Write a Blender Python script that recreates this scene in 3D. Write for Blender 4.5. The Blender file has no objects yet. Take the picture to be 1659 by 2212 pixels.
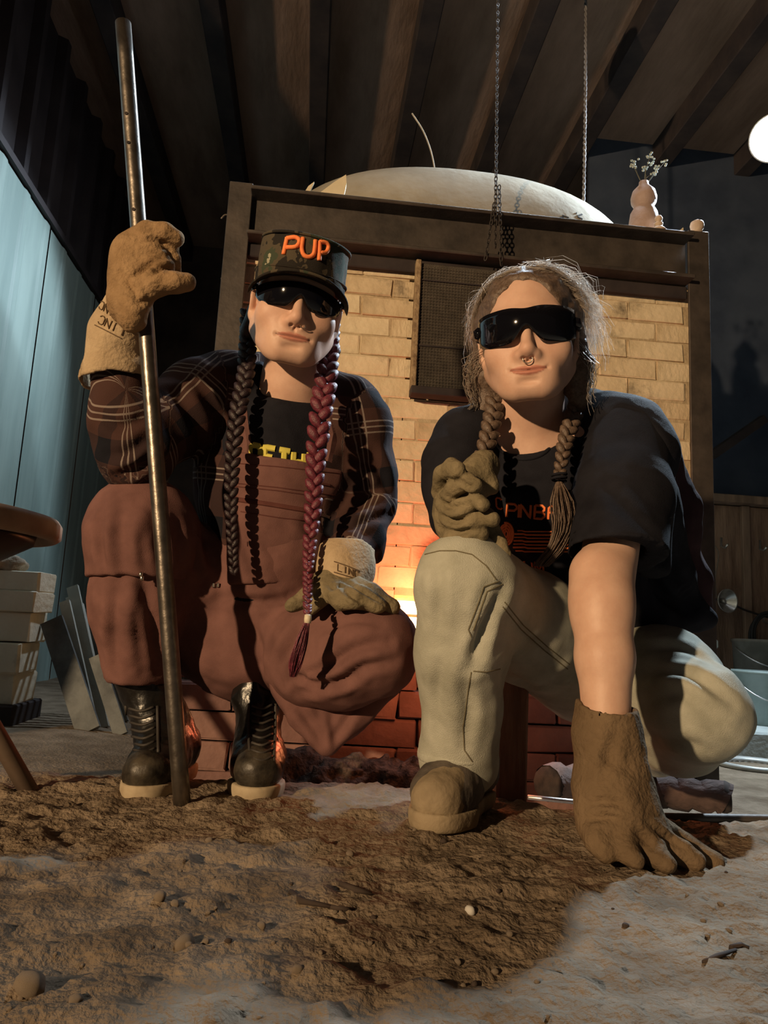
import bpy, bmesh, math, random
import numpy as np
from math import pi, sin, cos, radians, sqrt
from mathutils import Vector, Matrix
from mathutils.bvhtree import BVHTree
SC = bpy.context.scene
COL = SC.collection
random.seed(7)
# ------------------------------------------------------------------ camera
F, W, H = 1600.0, 1659.0, 2212.0
CAM = np.array([0, 0, .31])
_R = Matrix.Rotation(-radians(5.4), 3, 'Z') @ Matrix.Rotation(pi/2 + radians(9.12), 3, 'X') @ Matrix.Rotation(.052, 3, 'Z')
RM = np.array(_R)
cd = bpy.data.cameras.new('camera'); co = bpy.data.objects.new('camera', cd); COL.objects.link(co)
cd.sensor_fit = 'VERTICAL'; cd.sensor_height = 36; cd.sensor_width = 27; cd.lens = F/H*36; cd.clip_start = .02
co.matrix_world = Matrix.Translation(CAM) @ _R.to_4x4(); SC.camera = co
# ------------------------------------------------------------------ world, lights, exposure
w = bpy.data.worlds.new('world'); SC.world = w; w.use_nodes = True
w.node_tree.nodes['Background'].inputs[0].default_value = (.30, .27, .30, 1)
w.node_tree.nodes['Background'].inputs[1].default_value = .04
SC.view_settings.view_transform = 'Standard'; SC.view_settings.look = 'None'
SC.view_settings.gamma = 1; SC.view_settings.use_curve_mapping = False
SC.view_settings.exposure = 0.0

def light(name, typ, loc, energy, color, size=.1, to=None, spot=60, blend=.5):
    l = bpy.data.lights.new(name, typ); l.energy = energy; l.color = color
    if typ in ('POINT', 'SPOT'): l.shadow_soft_size = size
    if typ == 'AREA': l.size = size
    if typ == 'SPOT': l.spot_size = radians(spot); l.spot_blend = blend
    o = bpy.data.objects.new(name, l); COL.objects.link(o); o.location = loc
    if to is not None:
        o.rotation_euler = (Vector(to) - Vector(loc)).to_track_quat('-Z', 'Y').to_euler()
    return o
# warm work lamp standing left of and a little behind the camera
light('work_lamp_light', 'SPOT', (-3.6, -2.9, 1.75), 1500, (1, .69, .39), .07, (.25, 2.6, 1.40), 55, .8)

# ------------------------------------------------------------------ helpers
def px(x, y, Y):                      # photograph pixel at world depth Y -> world point
    d = RM @ np.array([(x - W/2)/F, -(y - H/2)/F, -1.0]); return CAM + d*(Y/d[1])
def ray(x, y):
    d = RM @ np.array([(x - W/2)/F, -(y - H/2)/F, -1.0]); return Vector(CAM), Vector(d).normalized()
def lerp(a, b, t): return a + (b - a)*t

MATS = {}
def mat(name, c1, c2=None, rough=.8, metal=0, scale=8, bump=0, bscale=60, spec=.3, detail=4, emit=None, es=0, sheen=0, attr=None, coat=0, stretch=None):
    if name in MATS: return MATS[name]
    m = bpy.data.materials.new(name); m.use_nodes = True; nt = m.node_tree; N = nt.nodes; L = nt.links
    b = N['Principled BSDF']; b.inputs['Roughness'].default_value = rough; b.inputs['Metallic'].default_value = metal
    b.inputs['Specular IOR Level'].default_value = spec
    if coat: b.inputs['Coat Weight'].default_value = coat
    if sheen: b.inputs['Sheen Weight'].default_value = sheen
    tc = N.new('ShaderNodeTexCoord'); src = tc.outputs['Object']
    if stretch:
        mp = N.new('ShaderNodeMapping'); mp.inputs['Scale'].default_value = stretch; L.new(src, mp.inputs['Vector']); src = mp.outputs[0]
    c2 = c2 or c1
    nz = N.new('ShaderNodeTexNoise'); nz.inputs['Scale'].default_value = scale; nz.inputs['Detail'].default_value = detail; nz.inputs['Roughness'].default_value = .6
    L.new(src, nz.inputs['Vector'])
    rp = N.new('ShaderNodeValToRGB'); rp.color_ramp.elements[0].position = .35; rp.color_ramp.elements[1].position = .65
    rp.color_ramp.elements[0].color = (*c1, 1); rp.color_ramp.elements[1].color = (*c2, 1)
    L.new(nz.outputs['Fac'], rp.inputs['Fac']); out = rp.outputs['Color']
    if attr:
        a = N.new('ShaderNodeAttribute'); a.attribute_name = attr
        mx = N.new('ShaderNodeMix'); mx.data_type = 'RGBA'; mx.blend_type = 'MULTIPLY'; mx.inputs[0].default_value = 1
        L.new(out, mx.inputs[6]); L.new(a.outputs['Color'], mx.inputs[7]); out = mx.outputs[2]
    L.new(out, b.inputs['Base Color'])
    if bump:
        n2 = N.new('ShaderNodeTexNoise'); n2.inputs['Scale'].default_value = bscale; n2.inputs['Detail'].default_value = 5
        L.new(src, n2.inputs['Vector'])
        bp = N.new('ShaderNodeBump'); bp.inputs['Strength'].default_value = bump; bp.inputs['Distance'].default_value = .01
        L.new(n2.outputs['Fac'], bp.inputs['Height']); L.new(bp.outputs[0], b.inputs['Normal'])
    if emit:
        b.inputs['Emission Color'].default_value = (*emit, 1); b.inputs['Emission Strength'].default_value = es
    MATS[name] = m; return m

def setp(o, label=None, cat=None, group=None, kind=None):
    if label: o['label'] = label
    if cat: o['category'] = cat
    if group: o['group'] = group
    if kind: o['kind'] = kind
    return o
def thing(name, loc, label, cat, group=None, kind=None):
    o = bpy.data.objects.new(name, None); COL.objects.link(o); o.location = loc; o.empty_display_size = .05
    return setp(o, label, cat, group, kind)
def wmat(o):
    m = Matrix.LocRotScale(o.location, o.rotation_euler, o.scale)
    return (wmat(o.parent) @ o.matrix_parent_inverse @ m) if o.parent else m
def adopt(o, parent):
    if parent is not None:
        o.parent = parent; o.matrix_parent_inverse = wmat(parent).inverted()
    return o
def add(name, verts, faces, m, parent=None, smooth=False, label=None):
    me = bpy.data.meshes.new(name)
    me.from_pydata([tuple(v) for v in verts], [], [tuple(f) for f in faces]); me.update()
    return add_me(name, me, m, parent, smooth, label)
def add_me(name, me, m, parent=None, smooth=False, label=None):
    if m is not None:
        me.materials.clear(); me.materials.append(m)
    if smooth: me.polygons.foreach_set('use_smooth', [True]*len(me.polygons))
    o = bpy.data.objects.new(name, me); COL.objects.link(o)
    if label: o['label'] = label
    return adopt(o, parent)
class MB:                              # mesh collector for ONE object
    def __init__(s): s.v = []; s.f = []
    def raw(s, v, f):
        n = len(s.v); s.v += [tuple(p) for p in v]; s.f += [tuple(i + n for i in q) for q in f]; return s
    def box(s, c, d, M=None, bev=0):
        bm = bmesh.new(); bmesh.ops.create_cube(bm, size=1)
        for v in bm.verts: v.co = Vector((v.co.x*d[0], v.co.y*d[1], v.co.z*d[2]))
        if bev: bmesh.ops.bevel(bm, geom=bm.edges[:], offset=bev, segments=1, affect='EDGES')
        bm.verts.index_update()
        vs = [(M @ v.co if M else v.co) + Vector(c) for v in bm.verts]; fs = [[v.index for v in f.verts] for f in bm.faces]
        bm.free(); return s.raw(vs, fs)
    def tube(s, pts, r, n=8, caps=True):
        pts = [Vector(p) for p in pts]; k = len(pts); rr = r if hasattr(r, '__len__') else [r]*k
        up = None; rings = []
        for i, p in enumerate(pts):
            t = (pts[min(i+1, k-1)] - pts[max(i-1, 0)]).normalized()
            if up is None: up = t.orthogonal().normalized()
            up = (up - t*up.dot(t)).normalized(); sd = t.cross(up)
            rings.append([p + (up*cos(2*pi*j/n) + sd*sin(2*pi*j/n))*rr[i] for j in range(n)])
        vs = [q for g in rings for q in g]; fs = []
        for i in range(k-1):
            for j in range(n): fs.append((i*n+j, i*n+(j+1) % n, (i+1)*n+(j+1) % n, (i+1)*n+j))
        if caps: fs.append(tuple(range(n-1, -1, -1))); fs.append(tuple((k-1)*n+j for j in range(n)))
        return s.raw(vs, fs)
    def ribbon(s, pts, wd, sd):
        vs = []; k = len(pts); sd = Vector(sd).normalized()
        for i, p in enumerate(pts):
            w_ = wd*(1 - .6*i/(k-1)); vs += [Vector(p) - sd*w_/2, Vector(p) + sd*w_/2]
        return s.raw(vs, [(2*i, 2*i+1, 2*i+3, 2*i+2) for i in range(k-1)])
    def lathe(s, prof, c=(0, 0, 0), n=24, M=None):   # prof [(r,z)]
        vs = []; fs = []; k = len(prof)
        for r, z in prof:
            for j in range(n):
                p = Vector((r*cos(2*pi*j/n), r*sin(2*pi*j/n), z)); vs.append((M @ p if M else p) + Vector(c))
        for i in range(k-1):
            for j in range(n): fs.append((i*n+j, i*n+(j+1) % n, (i+1)*n+(j+1) % n, (i+1)*n+j))
        fs.append(tuple(range(n-1, -1, -1))); fs.append(tuple((k-1)*n+j for j in range(n)))
        return s.raw(vs, fs)
    def build(s, name, m, parent=None, smooth=False, label=None): return add(name, s.v, s.f, m, parent, smooth, label)
def solo(o, label, cat, group=None): return setp(o, label, cat, group)
def spline(pts, n):                    # Catmull-Rom through points
    P = [np.array(p, float) for p in pts]; P = [2*P[0]-P[1]] + P + [2*P[-1]-P[-2]]; out = []
    m = len(P)-3
    for q in range(n+1):
        u = q/n*m; i = min(int(u), m-1); t = u - i; a, b, c, d = P[i:i+4]
        out.append(.5*((2*b) + (c-a)*t + (2*a-5*b+4*c-d)*t*t + (3*b-a-3*c+d)*t**3))
    return out
# ---- value noise on arrays
def vnoise(p, scale, seed=0):
    q = np.asarray(p, float)*scale + seed*17.31; i = np.floor(q).astype(np.int64); f = q - i; f = f*f*(3-2*f)
    def h(a, b, c):
        n = (a*73856093 ^ b*19349663 ^ c*83492791 ^ (seed*2654435 + 101)) & 0x7fffffff
        n = (n ^ (n >> 13))*1274126177 & 0x7fffffff; return ((n ^ (n >> 16)) & 0xffff)/65535.0
    x, y, z = i[..., 0], i[..., 1], i[..., 2]; fx, fy, fz = f[..., 0], f[..., 1], f[..., 2]
    def L4(dz):
        return lerp(lerp(h(x, y, z+dz), h(x+1, y, z+dz), fx), lerp(h(x, y+1, z+dz), h(x+1, y+1, z+dz), fx), fy)
    return lerp(L4(0), L4(1), fz)*2 - 1
def fbm(p, scale, seed=0, o=3):
    r = 0; a = 1
    for k in range(o): r = r + a*vnoise(p, scale*2**k, seed+k); a *= .5
    return r
# ------------------------------------------------------------------ signed-distance modelling
class SDF:
    def __init__(s, h): s.h = h; s.ops = []
    def _p(s, q): return np.array(px(*q)) if len(q) == 3 and abs(q[0]) > 8 else np.array(q, float)
    def cone(s, a, b, ra, rb, k=.02, mode='u', flat=None):
        s.ops.append(('c', s._p(a), s._p(b), ra, rb, k, mode, flat)); return s
    def chain(s, pts, rs, k=.02, mode='u', flat=None):
        for i in range(len(pts)-1): s.cone(pts[i], pts[i+1], rs[i], rs[i+1], k, mode, flat)
        return s
    def ell(s, c, r, k=.02, mode='u', rot=None):
        s.ops.append(('e', s._p(c), np.array(r, float), np.array(rot) if rot is not None else np.eye(3), 0, k, mode, None)); return s
    def box(s, c, half, rnd=.005, k=.005, mode='u', rot=None):
        s.ops.append(('b', s._p(c), np.array(half, float), np.array(rot) if rot is not None else np.eye(3), rnd, k, mode, None)); return s
    def cut(s, p, n, k=.004):
        n = np.array(n, float); s.ops.append(('h', s._p(p), n/np.linalg.norm(n), 0, 0, k, 'cut', None)); return s
    def inter_shell(s, th):            # keep only a shell of thickness th
        s.ops.append(('s', None, th, 0, 0, 0, 'shell', None)); return s
    def bounds(s, o):
        if o[0] == 'c':
            m = max(o[3], o[4]); fl = o[7][1] if o[7] else 1; m *= max(1, fl)
            return np.minimum(o[1], o[2])-m, np.maximum(o[1], o[2])+m
        r = np.abs(o[3]) @ o[2] if o[0] == 'b' else np.full(3, o[2].max())
        return o[1]-r-o[4], o[1]+r+o[4]
    def grid(s, warp=None):
        lo = np.full(3, 1e9); hi = -lo
        for o in s.ops:
            if o[6] == 'u' and o[0] in 'ceb':
                a, b = s.bounds(o); lo = np.minimum(lo, a); hi = np.maximum(hi, b)
        h = s.h; lo = lo - .03; n = np.ceil((hi + .03 - lo)/h).astype(int) + 1
        ax = [lo[i] + h*np.arange(n[i]) for i in range(3)]
        D = np.full(n, .5, np.float32)
        for o in s.ops:
            if o[0] == 's': D = np.maximum(D, -(D + o[2])); continue
            if o[0] == 'h':
                d = ((ax[0]-o[1][0])*o[2][0])[:, None, None] + ((ax[1]-o[1][1])*o[2][1])[None, :, None] + ((ax[2]-o[1][2])*o[2][2])[None, None, :]
                D = np.maximum(D, d.astype(np.float32)); continue
            k = o[5]; a, b = s.bounds(o); mg = k + 3*h
            i0 = np.clip(np.floor((a - mg - lo)/h).astype(int), 0, n); i1 = np.clip(np.ceil((b + mg - lo)/h).astype(int)+1, 0, n)
            if (i1 <= i0).any(): continue
            sl = tuple(slice(i0[i], i1[i]) for i in range(3))
            X = np.stack(np.meshgrid(*[ax[i][sl[i]] for i in range(3)], indexing='ij'), -1)
            if o[0] == 'c':
                q = X - o[1]; ba = o[2] - o[1]
                if o[7] is not None:
                    v = np.array(o[7][0], float); v /= np.linalg.norm(v); fac = 1/o[7][1] - 1
                    q = q + (q @ v)[..., None]*v*fac; ba = ba + (ba @ v)*v*fac
                t = np.clip((q @ ba)/max(ba @ ba, 1e-9), 0, 1)
                d = np.linalg.norm(q - t[..., None]*ba, axis=-1) - (o[3] + (o[4]-o[3])*t)
            elif o[0] == 'e':
                q = (X - o[1]) @ o[3]; r = o[2]
                k0 = np.linalg.norm(q/r, axis=-1); k1 = np.linalg.norm(q/(r*r), axis=-1); d = k0*(k0-1)/np.maximum(k1, 1e-9)
            else:
                q = np.abs((X - o[1]) @ o[3]) - (o[2] - o[4])
                d = np.linalg.norm(np.maximum(q, 0), axis=-1) + np.minimum(q.max(-1), 0) - o[4]
            A = D[sl]; d = d.astype(np.float32)
            if o[6] == 'u':
                e = np.maximum(k - np.abs(A-d), 0)/max(k, 1e-6); D[sl] = np.minimum(A, d) - e*e*k/4
            elif o[6] == 's':
                d = -d; e = np.maximum(k - np.abs(A-d), 0)/max(k, 1e-6); D[sl] = np.maximum(A, d) + e*e*k/4
        if warp is not None:
            ii = np.nonzero(np.abs(D) < .03); X = np.stack([ax[i][ii[i]] for i in range(3)], -1)
            D[ii] += warp(X).astype(np.float32)
        return D, lo
    def mesh(s, warp=None, relax=1):
        D, lo = s.grid(warp); h = s.h
        S = D < 0; n = D.shape
        cr = [(a, b, c) for a in (0, 1) for b in (0, 1) for c in (0, 1)]
        cnt = sum(S[a:n[0]-1+a, b:n[1]-1+b, c:n[2]-1+c].astype(np.int8) for a, b, c in cr)
        I = np.nonzero((cnt > 0) & (cnt < 8)); m = len(I[0])
        idx = np.full(cnt.shape, -1, np.int64); idx[I] = np.arange(m)
        val = np.stack([D[I[0]+a, I[1]+b, I[2]+c] for a, b, c in cr], 1); crn = np.array(cr, float)
        acc = np.zeros((m, 3)); ct = np.zeros(m)
        for i in range(8):
            for j in range(i+1, 8):
                if np.abs(crn[i]-crn[j]).sum() == 1:
                    x = (val[:, i] < 0) != (val[:, j] < 0); t = val[:, i]/np.where(x, val[:, i]-val[:, j], 1)
                    acc += np.where(x[:, None], crn[i] + t[:, None]*(crn[j]-crn[i]), 0); ct += x
        V = (acc/ct[:, None] + np.stack(I, 1))*h + lo
        Q = []
        for ax in range(3):
            u, v = [(1, 2), (2, 0), (0, 1)][ax]
            s0 = [slice(1, n[i]-1) for i in range(3)]; s0[ax] = slice(0, n[ax]-1); s1 = list(s0); s1[ax] = slice(1, n[ax])
            A = S[tuple(s0)]; B = S[tuple(s1)]; J = np.nonzero(A != B)
            J = [J[i] + (0 if i == ax else 1) for i in range(3)]
            inside = S[tuple(J)]
            def cell(du, dv):
                K = list(J); K[u] = K[u]-du; K[v] = K[v]-dv; return idx[tuple(K)]
            q = np.stack([cell(1, 1), cell(0, 1), cell(0, 0), cell(1, 0)], 1)
            q[~inside] = q[~inside][:, ::-1]; Q.append(q)
        Q = np.concatenate(Q); Q = Q[(Q >= 0).all(1)]
        for _ in range(relax):
            s2 = np.zeros_like(V); c2 = np.zeros(len(V))
            for i in range(4):
                a, b = Q[:, i], Q[:, (i+1) % 4]
                for d in range(3): s2[:, d] += np.bincount(a, V[b, d], len(V)) + np.bincount(b, V[a, d], len(V))
                c2 += np.bincount(a, minlength=len(V)) + np.bincount(b, minlength=len(V))
            V = V*.5 + .5*s2/np.maximum(c2, 1)[:, None]
        return V, Q
    def build(s, name, m, parent=None, warp=None, relax=1, color=None, M=None, label=None, uv=None, folds=None):
        V, Q = s.mesh(warp, relax); L = V
        if folds: V = L = apply_folds(V, Q, folds)
        if M is not None: V = V @ np.array(M)[:3, :3].T + np.array(M)[:3, 3]
        me = quick_mesh(name, V, Q)
        if color is not None: set_attr(me, 'Col', color(L))
        if uv is not None: set_attr(me, 'puv', uv(L))
        o = add_me(name, me, m, parent, True, label)
        SURF[o.name] = BVHTree.FromPolygons(V.tolist(), Q.tolist()); return o
SURF = {}
def apply_folds(V, Q, folds):          # press creases (depth > 0) or raise ridges (depth < 0) along paths on the surface
    n = np.zeros_like(V); fn = np.cross(V[Q[:, 2]]-V[Q[:, 0]], V[Q[:, 3]]-V[Q[:, 1]])
    for i in range(4):
        for d in range(3): n[:, d] += np.bincount(Q[:, i], fn[:, d], len(V))
    n /= np.maximum(np.linalg.norm(n, axis=1), 1e-9)[:, None]; bvh = BVHTree.FromPolygons(V.tolist(), Q.tolist()); out = V.copy()
    for pts, dep, wd in folds:
        P = []; S = spline([(x, y, 0) for x, y in pts], 24)
        for i, q in enumerate(S):
            h, _ = hit(bvh, q[0], q[1])
            if h is not None: P.append((h, sin(pi*min(.95, max(.05, i/24)))**.6))
        if len(P) < 3: continue
        pp = np.array([p[0][:] for p in P]); tp = np.array([p[1] for p in P])
        m = np.nonzero(((V > pp.min(0)-3*wd) & (V < pp.max(0)+3*wd)).all(1))[0]
        if not len(m): continue
        d = np.linalg.norm(V[m][:, None]-pp[None], axis=2); j = d.argmin(1); dd = d[np.arange(len(m)), j]
        out[m] -= n[m]*(dep*tp[j]*(np.exp(-(dd/wd)**2) - .45*np.exp(-((dd-1.9*wd)/(1.0*wd))**2)))[:, None]
    return out
def quick_mesh(name, V, Q):
    me = bpy.data.meshes.new(name); me.vertices.add(len(V)); me.vertices.foreach_set('co', np.asarray(V, np.float32).ravel())
    k = Q.shape[1]; me.loops.add(Q.size); me.loops.foreach_set('vertex_index', Q.ravel().astype(np.int32))
    me.polygons.add(len(Q)); me.polygons.foreach_set('loop_start', np.arange(0, Q.size, k, dtype=np.int32))
    me.update(calc_edges=True); return me
def set_attr(me, name, c):
    c = np.asarray(c, float)
    if c.shape[1] == 3: c = np.concatenate([c, np.ones((len(c), 1))], 1)
    a = me.color_attributes.new(name, 'FLOAT_COLOR', 'POINT'); a.data.foreach_set('color', c.astype(np.float32).ravel())
def hit(bvh, x, y, off=.0):            # where the line of sight through a photograph pixel meets a built surface
    o, d = ray(x, y); loc, nr, i, t = bvh.ray_cast(o, d)
    if loc is None: return None, None
    if nr.dot(d) > 0: nr = -nr
    return loc + nr*off, nr
def strip(mb, bvh, pts, wd, off=.0012, step=6, flat=False):    # a ribbon laid on a surface along a path
    pp = []
    for a, b in zip(pts, pts[1:]):
        n = max(1, int(math.hypot(b[0]-a[0], b[1]-a[1])/step))
        for i in range(n): pp.append((lerp(a[0], b[0], i/n), lerp(a[1], b[1], i/n)))
    pp.append(pts[-1]); run = []
    def flush():
        if len(run) > 1:
            vs = []; fs = []
            for i, (p, n) in enumerate(run):
                t = (run[min(i+1, len(run)-1)][0] - run[max(i-1, 0)][0]); sd = t.cross(n)
                if sd.length < 1e-9: sd = n.orthogonal()
                sd.normalize(); vs += [p - sd*wd/2 - n*off*.9, p - sd*wd*.3 + n*off*.5, p + sd*wd*.3 + n*off*.5, p + sd*wd/2 - n*off*.9]
            for i in range(len(run)-1):
                for j in range(3): fs.append((4*i+j, 4*i+j+1, 4*i+j+5, 4*i+j+4))
            mb.raw(vs, fs)
        run.clear()
    for x, y in pp:
        p, n = hit(bvh, x, y, off)
        if p is None: flush(); continue
        if run and (p - run[-1][0]).length > .04: flush()
        run.append((p, n))
    flush()
# stroke letters on a 4 x 6 grid (x right, y down)
FONT = {'P': [[(0, 6), (0, 0), (3, 0), (4, 1), (4, 2), (3, 3), (0, 3)]], 'U': [[(0, 0), (0, 5), (1, 6), (3, 6), (4, 5), (4, 0)]],
 'L': [[(0, 0), (0, 6), (4, 6)]], 'I': [[(2, 0), (2, 6)]], 'N': [[(0, 6), (0, 0), (4, 6), (4, 0)]], 'C': [[(4, 1), (3, 0), (1, 0), (0, 1), (0, 5), (1, 6), (3, 6), (4, 5)]],
 'O': [[(1, 0), (3, 0), (4, 1), (4, 5), (3, 6), (1, 6), (0, 5), (0, 1), (1, 0)]], 'F': [[(0, 6), (0, 0), (4, 0)], [(0, 3), (3, 3)]],
 'T': [[(0, 0), (4, 0)], [(2, 0), (2, 6)]], 'H': [[(0, 0), (0, 6)], [(4, 0), (4, 6)], [(0, 3), (4, 3)]], 'E': [[(4, 0), (0, 0), (0, 6), (4, 6)], [(0, 3), (3, 3)]],
 'B': [[(0, 0), (0, 6), (3, 6), (4, 5), (4, 4), (3, 3), (0, 3)], [(0, 0), (3, 0), (4, 1), (4, 2), (3, 3)]], 'A': [[(0, 6), (0, 1), (1, 0), (3, 0), (4, 1), (4, 6)], [(0, 3), (4, 3)]],
 'S': [[(4, 1), (3, 0), (1, 0), (0, 1), (0, 2), (1, 3), (3, 3), (4, 4), (4, 5), (3, 6), (1, 6), (0, 5)]], 'M': [[(0, 6), (0, 0), (2, 3), (4, 0), (4, 6)]],
 'R': [[(0, 6), (0, 0), (3, 0), (4, 1), (4, 2), (3, 3), (0, 3)], [(2, 3), (4, 6)]]}
def letters(name, txt, bvh, o, dx, dy, m, parent, wd, gap=1.6, off=.0012, step=5, each=True, label=None):
    mb = MB(); ox = np.array(o, float); dx = np.array(dx, float); dy = np.array(dy, float); adv = 0   # dx, dy: pixel size of one grid unit
    for ch in txt:
        if ch in FONT:
            for st in FONT[ch]: strip(mb, bvh, [tuple(ox + (adv+a)*dx + b*dy) for a, b in st], wd, off, step)
            adv += 4 + gap
        else: adv += 2 + gap
    return mb.build(name, m, parent, False, label) if mb.v else None
# ================================================================== the setting
def floor_z(x, y):
    x = np.asarray(x, float); y = np.asarray(y, float)
    s = lambda a, b, t: (lambda u: u*u*(3-2*u))(np.clip((t-a)/(b-a), 0, 1))
    deep = -.16 + .06*s(-.2, -.9, x)
    edge = 1.52 - .22*s(.25, .6, x) + .0*x
    return deep*s(edge, edge+.55, y)
M_floor = mat('ash_ground', (.15, .110, .074), (.27, .21, .15), .95, scale=9, bump=.9, bscale=95, spec=.1, detail=8)
def axis(a, b, c, d, n1, n2, n3):
    return np.concatenate([np.linspace(a, b, n1, endpoint=False), np.linspace(b, c, n2, endpoint=False), np.linspace(c, d, n3)])
gx = axis(-6, -1.1, 1.7, 7, 22, 330, 24); gy = axis(-3, .5, 2.4, 9, 14, 250, 40)
GX, GY = np.meshgrid(gx, gy, indexing='ij'); Z = floor_z(GX, GY)
p3 = np.stack([GX, GY, GX*0], -1); near = np.clip((2.6-GY)/1.2, .25, 1)
Z = Z + near*(.008*fbm(p3, 5, 1, 2) + .009*np.maximum(fbm(p3*np.array([1, 1.7, 1]), 17, 5, 3), -.3) + .0045*fbm(p3, 55, 9, 2))
n0, n1 = Z.shape; ids = np.arange(n0*n1).reshape(n0, n1)
Q = np.stack([ids[:-1, :-1], ids[1:, :-1], ids[1:, 1:], ids[:-1, 1:]], -1).reshape(-1, 4)
flo = add_me('floor', quick_mesh('floor', np.stack([GX, GY, Z], -1).reshape(-1, 3), Q), M_floor, None, True)
setp(flo, 'dusty brown ash floor with clods and ruts', None, None, 'structure')
BFLOOR = BVHTree.FromPolygons(np.stack([GX, GY, Z], -1).reshape(-1, 3).tolist(), Q.tolist())
def fz(x, y):
    h = BFLOOR.ray_cast(Vector((x, y, 2)), Vector((0, 0, -1)))[0]; return h.z if h else float(floor_z(x, y))

# ceiling with exposed joists
M_ceil = mat('ceiling_board', (.17, .11, .08), (.29, .195, .15), .9, scale=3.5, bump=.8, bscale=22, detail=8, stretch=(1.3, .35, 1))
M_joist = mat('dark_joist', (.025, .02, .022), (.05, .038, .036), .85, scale=6)
mb = MB().box((1, 3.0, 3.66), (12, 14, .08)); ceil = mb.build('ceiling', M_ceil); setp(ceil, 'brown rough ceiling with dark joists', None, None, 'structure')
for i in range(-8, 12):
    MB().box((-.145 + i*.572, 3.0, 3.545), (.11, 13.9, .16), bev=.006).build('joist', M_joist, ceil)
# back wall of boards
M_wood = mat('dark_boards', (.15, .09, .06), (.32, .21, .145), .85, scale=5, bump=.6, bscale=30, stretch=(3, 3, .5))
M_bat = mat('batten_wood', (.17, .115, .08), (.28, .19, .135), .8, scale=6, stretch=(3, 3, .5))
wb = MB().box((1.0, 6.35, 1.6), (12, .06, 4.3)).build('wall_back', mat('back_wall', (.05, .036, .034), (.11, .075, .06), .9, scale=3)); setp(wb, 'dark back wall of the kiln shed', None, None, 'structure')
# board partition behind the kiln on the right
wr = thing('wall_right', (2.9, 4.3, -.2), 'brown board partition with battens behind kiln', None, None, 'structure')
x = 1.75
while x < 5.4:
    wd = random.uniform(.26, .34)
    MB().box((x+wd/2, 4.32+random.uniform(-.004, .004), .48), (wd-.006, .025, 1.42), bev=.003).build('plank', M_wood, wr)
    MB().box((x, 4.29, .48), (.05, .03, 1.42), bev=.003).build('batten', M_bat, wr); x += wd
MB().box((3.5, 4.27, 1.22), (3.7, .10, .05), bev=.004).build('ledge', M_bat, wr)
mb = MB()
MB().box((3.5, 4.34, 2.45), (3.7, .03, 2.4)).build('upper_panel', mat('glare_blue_steel', (.03, .042, .07), (.05, .066, .10), .6, scale=4), wr)  # dark panel; the bluish glare around the lamp is put into its colour
q = [px(1535, 985, 4.15), px(1650, 905, 4.15)]; MB().tube(q, .035, 4).build('brace', M_joist, wr)
rt = thing('wall_side', (4.9, 2, 0), 'dark steel side wall of shed', None, None, 'structure')
MB().box((4.9, 2, 1.7), (.05, 9, 4.2)).build('panel', MATS['glare_blue_steel'], rt)
# left wall: pale teal ribbed sheet below, dark ribbed cladding above
M_teal = mat('teal_sheet', (.19, .255, .235), (.29, .365, .335), .6, scale=2.5, bump=.15, bscale=9, spec=.4, stretch=(1, 1.5, .25))
M_dark = mat('dark_cladding', (.028, .022, .024), (.05, .04, .042), .6, scale=3)
wl = thing('wall_left', (-1.58, 2, 0), 'ribbed metal side wall, teal below and dark above', None, None, 'structure')
def sheet(name, y0, y1, z0, z1, X, pitch, dep, m):
    prof = []; y = y0
    while y < y1:
        for a, b in ((0, 0), (.62, 0), (.70, dep), (.86, dep), (.94, 0)): prof.append((y + a*pitch, b))
        y += pitch
    v = []; f = []
    for yy, d in prof: v += [(X + d, yy, z0), (X + d, yy, z1)]
    for i in range(len(prof)-1): f.append((2*i, 2*i+1, 2*i+3, 2*i+2))
    return add(name, v, f, m, wl)
for y in np.arange(1.4, 7, .9): sheet('sheet_panel', y, y+.88, -.25, 2.47, -1.60, .30, .007, M_teal)
sheet('upper_cladding', 1.4, 8, 2.40, 3.7, -1.66, .34, .05, M_dark)
MB().box((-1.62, 4.6, 2.5), (.09, 6.4, .04)).build('cap_rail', M_dark, wl)

# ================================================================== kiln
KY = 2.6
kiln = thing('kiln', (.53, KY, -.16), 'buff brick kiln with dark steel frame, domed roof and glowing firebox', 'kiln')
def brickmat(name, c1, c2, soot=.25):
    m = mat(name, c1, c2, .92, scale=7, bump=.45, bscale=38, spec=.15, detail=6); nt = m.node_tree; N = nt.nodes; L = nt.links
    b = N['Principled BSDF']; src = b.inputs['Base Color'].links[0].from_socket
    g = N.new('ShaderNodeNewGeometry'); nz = N.new('ShaderNodeTexNoise'); nz.inputs['Scale'].default_value = 4.2; nz.inputs['Detail'].default_value = 6; nz.inputs['Roughness'].default_value = .7
    L.new(g.outputs['Position'], nz.inputs['Vector'])
    r = N.new('ShaderNodeValToRGB'); r.color_ramp.elements[0].position = .56; r.color_ramp.elements[1].position = .70
    r.color_ramp.elements[0].color = (0, 0, 0, 1); r.color_ramp.elements[1].color = (soot*3, soot*3, soot*3, 1); L.new(nz.outputs['Fac'], r.inputs['Fac'])
    mx = N.new('ShaderNodeMix'); mx.data_type = 'RGBA'; L.new(r.outputs['Color'], mx.inputs[0]); L.new(src, mx.inputs[6]); mx.inputs[7].default_value = (.04, .033, .03, 1)
    L.new(mx.outputs[2], b.inputs['Base Color']); return m
M_bk = [brickmat('buff_brick_a', (.56, .44, .28), (.70, .575, .39)), brickmat('buff_brick_b', (.48, .37, .235), (.65, .52, .345)), brickmat('buff_brick_c', (.60, .49, .32), (.74, .62, .43), .2)]
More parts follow.
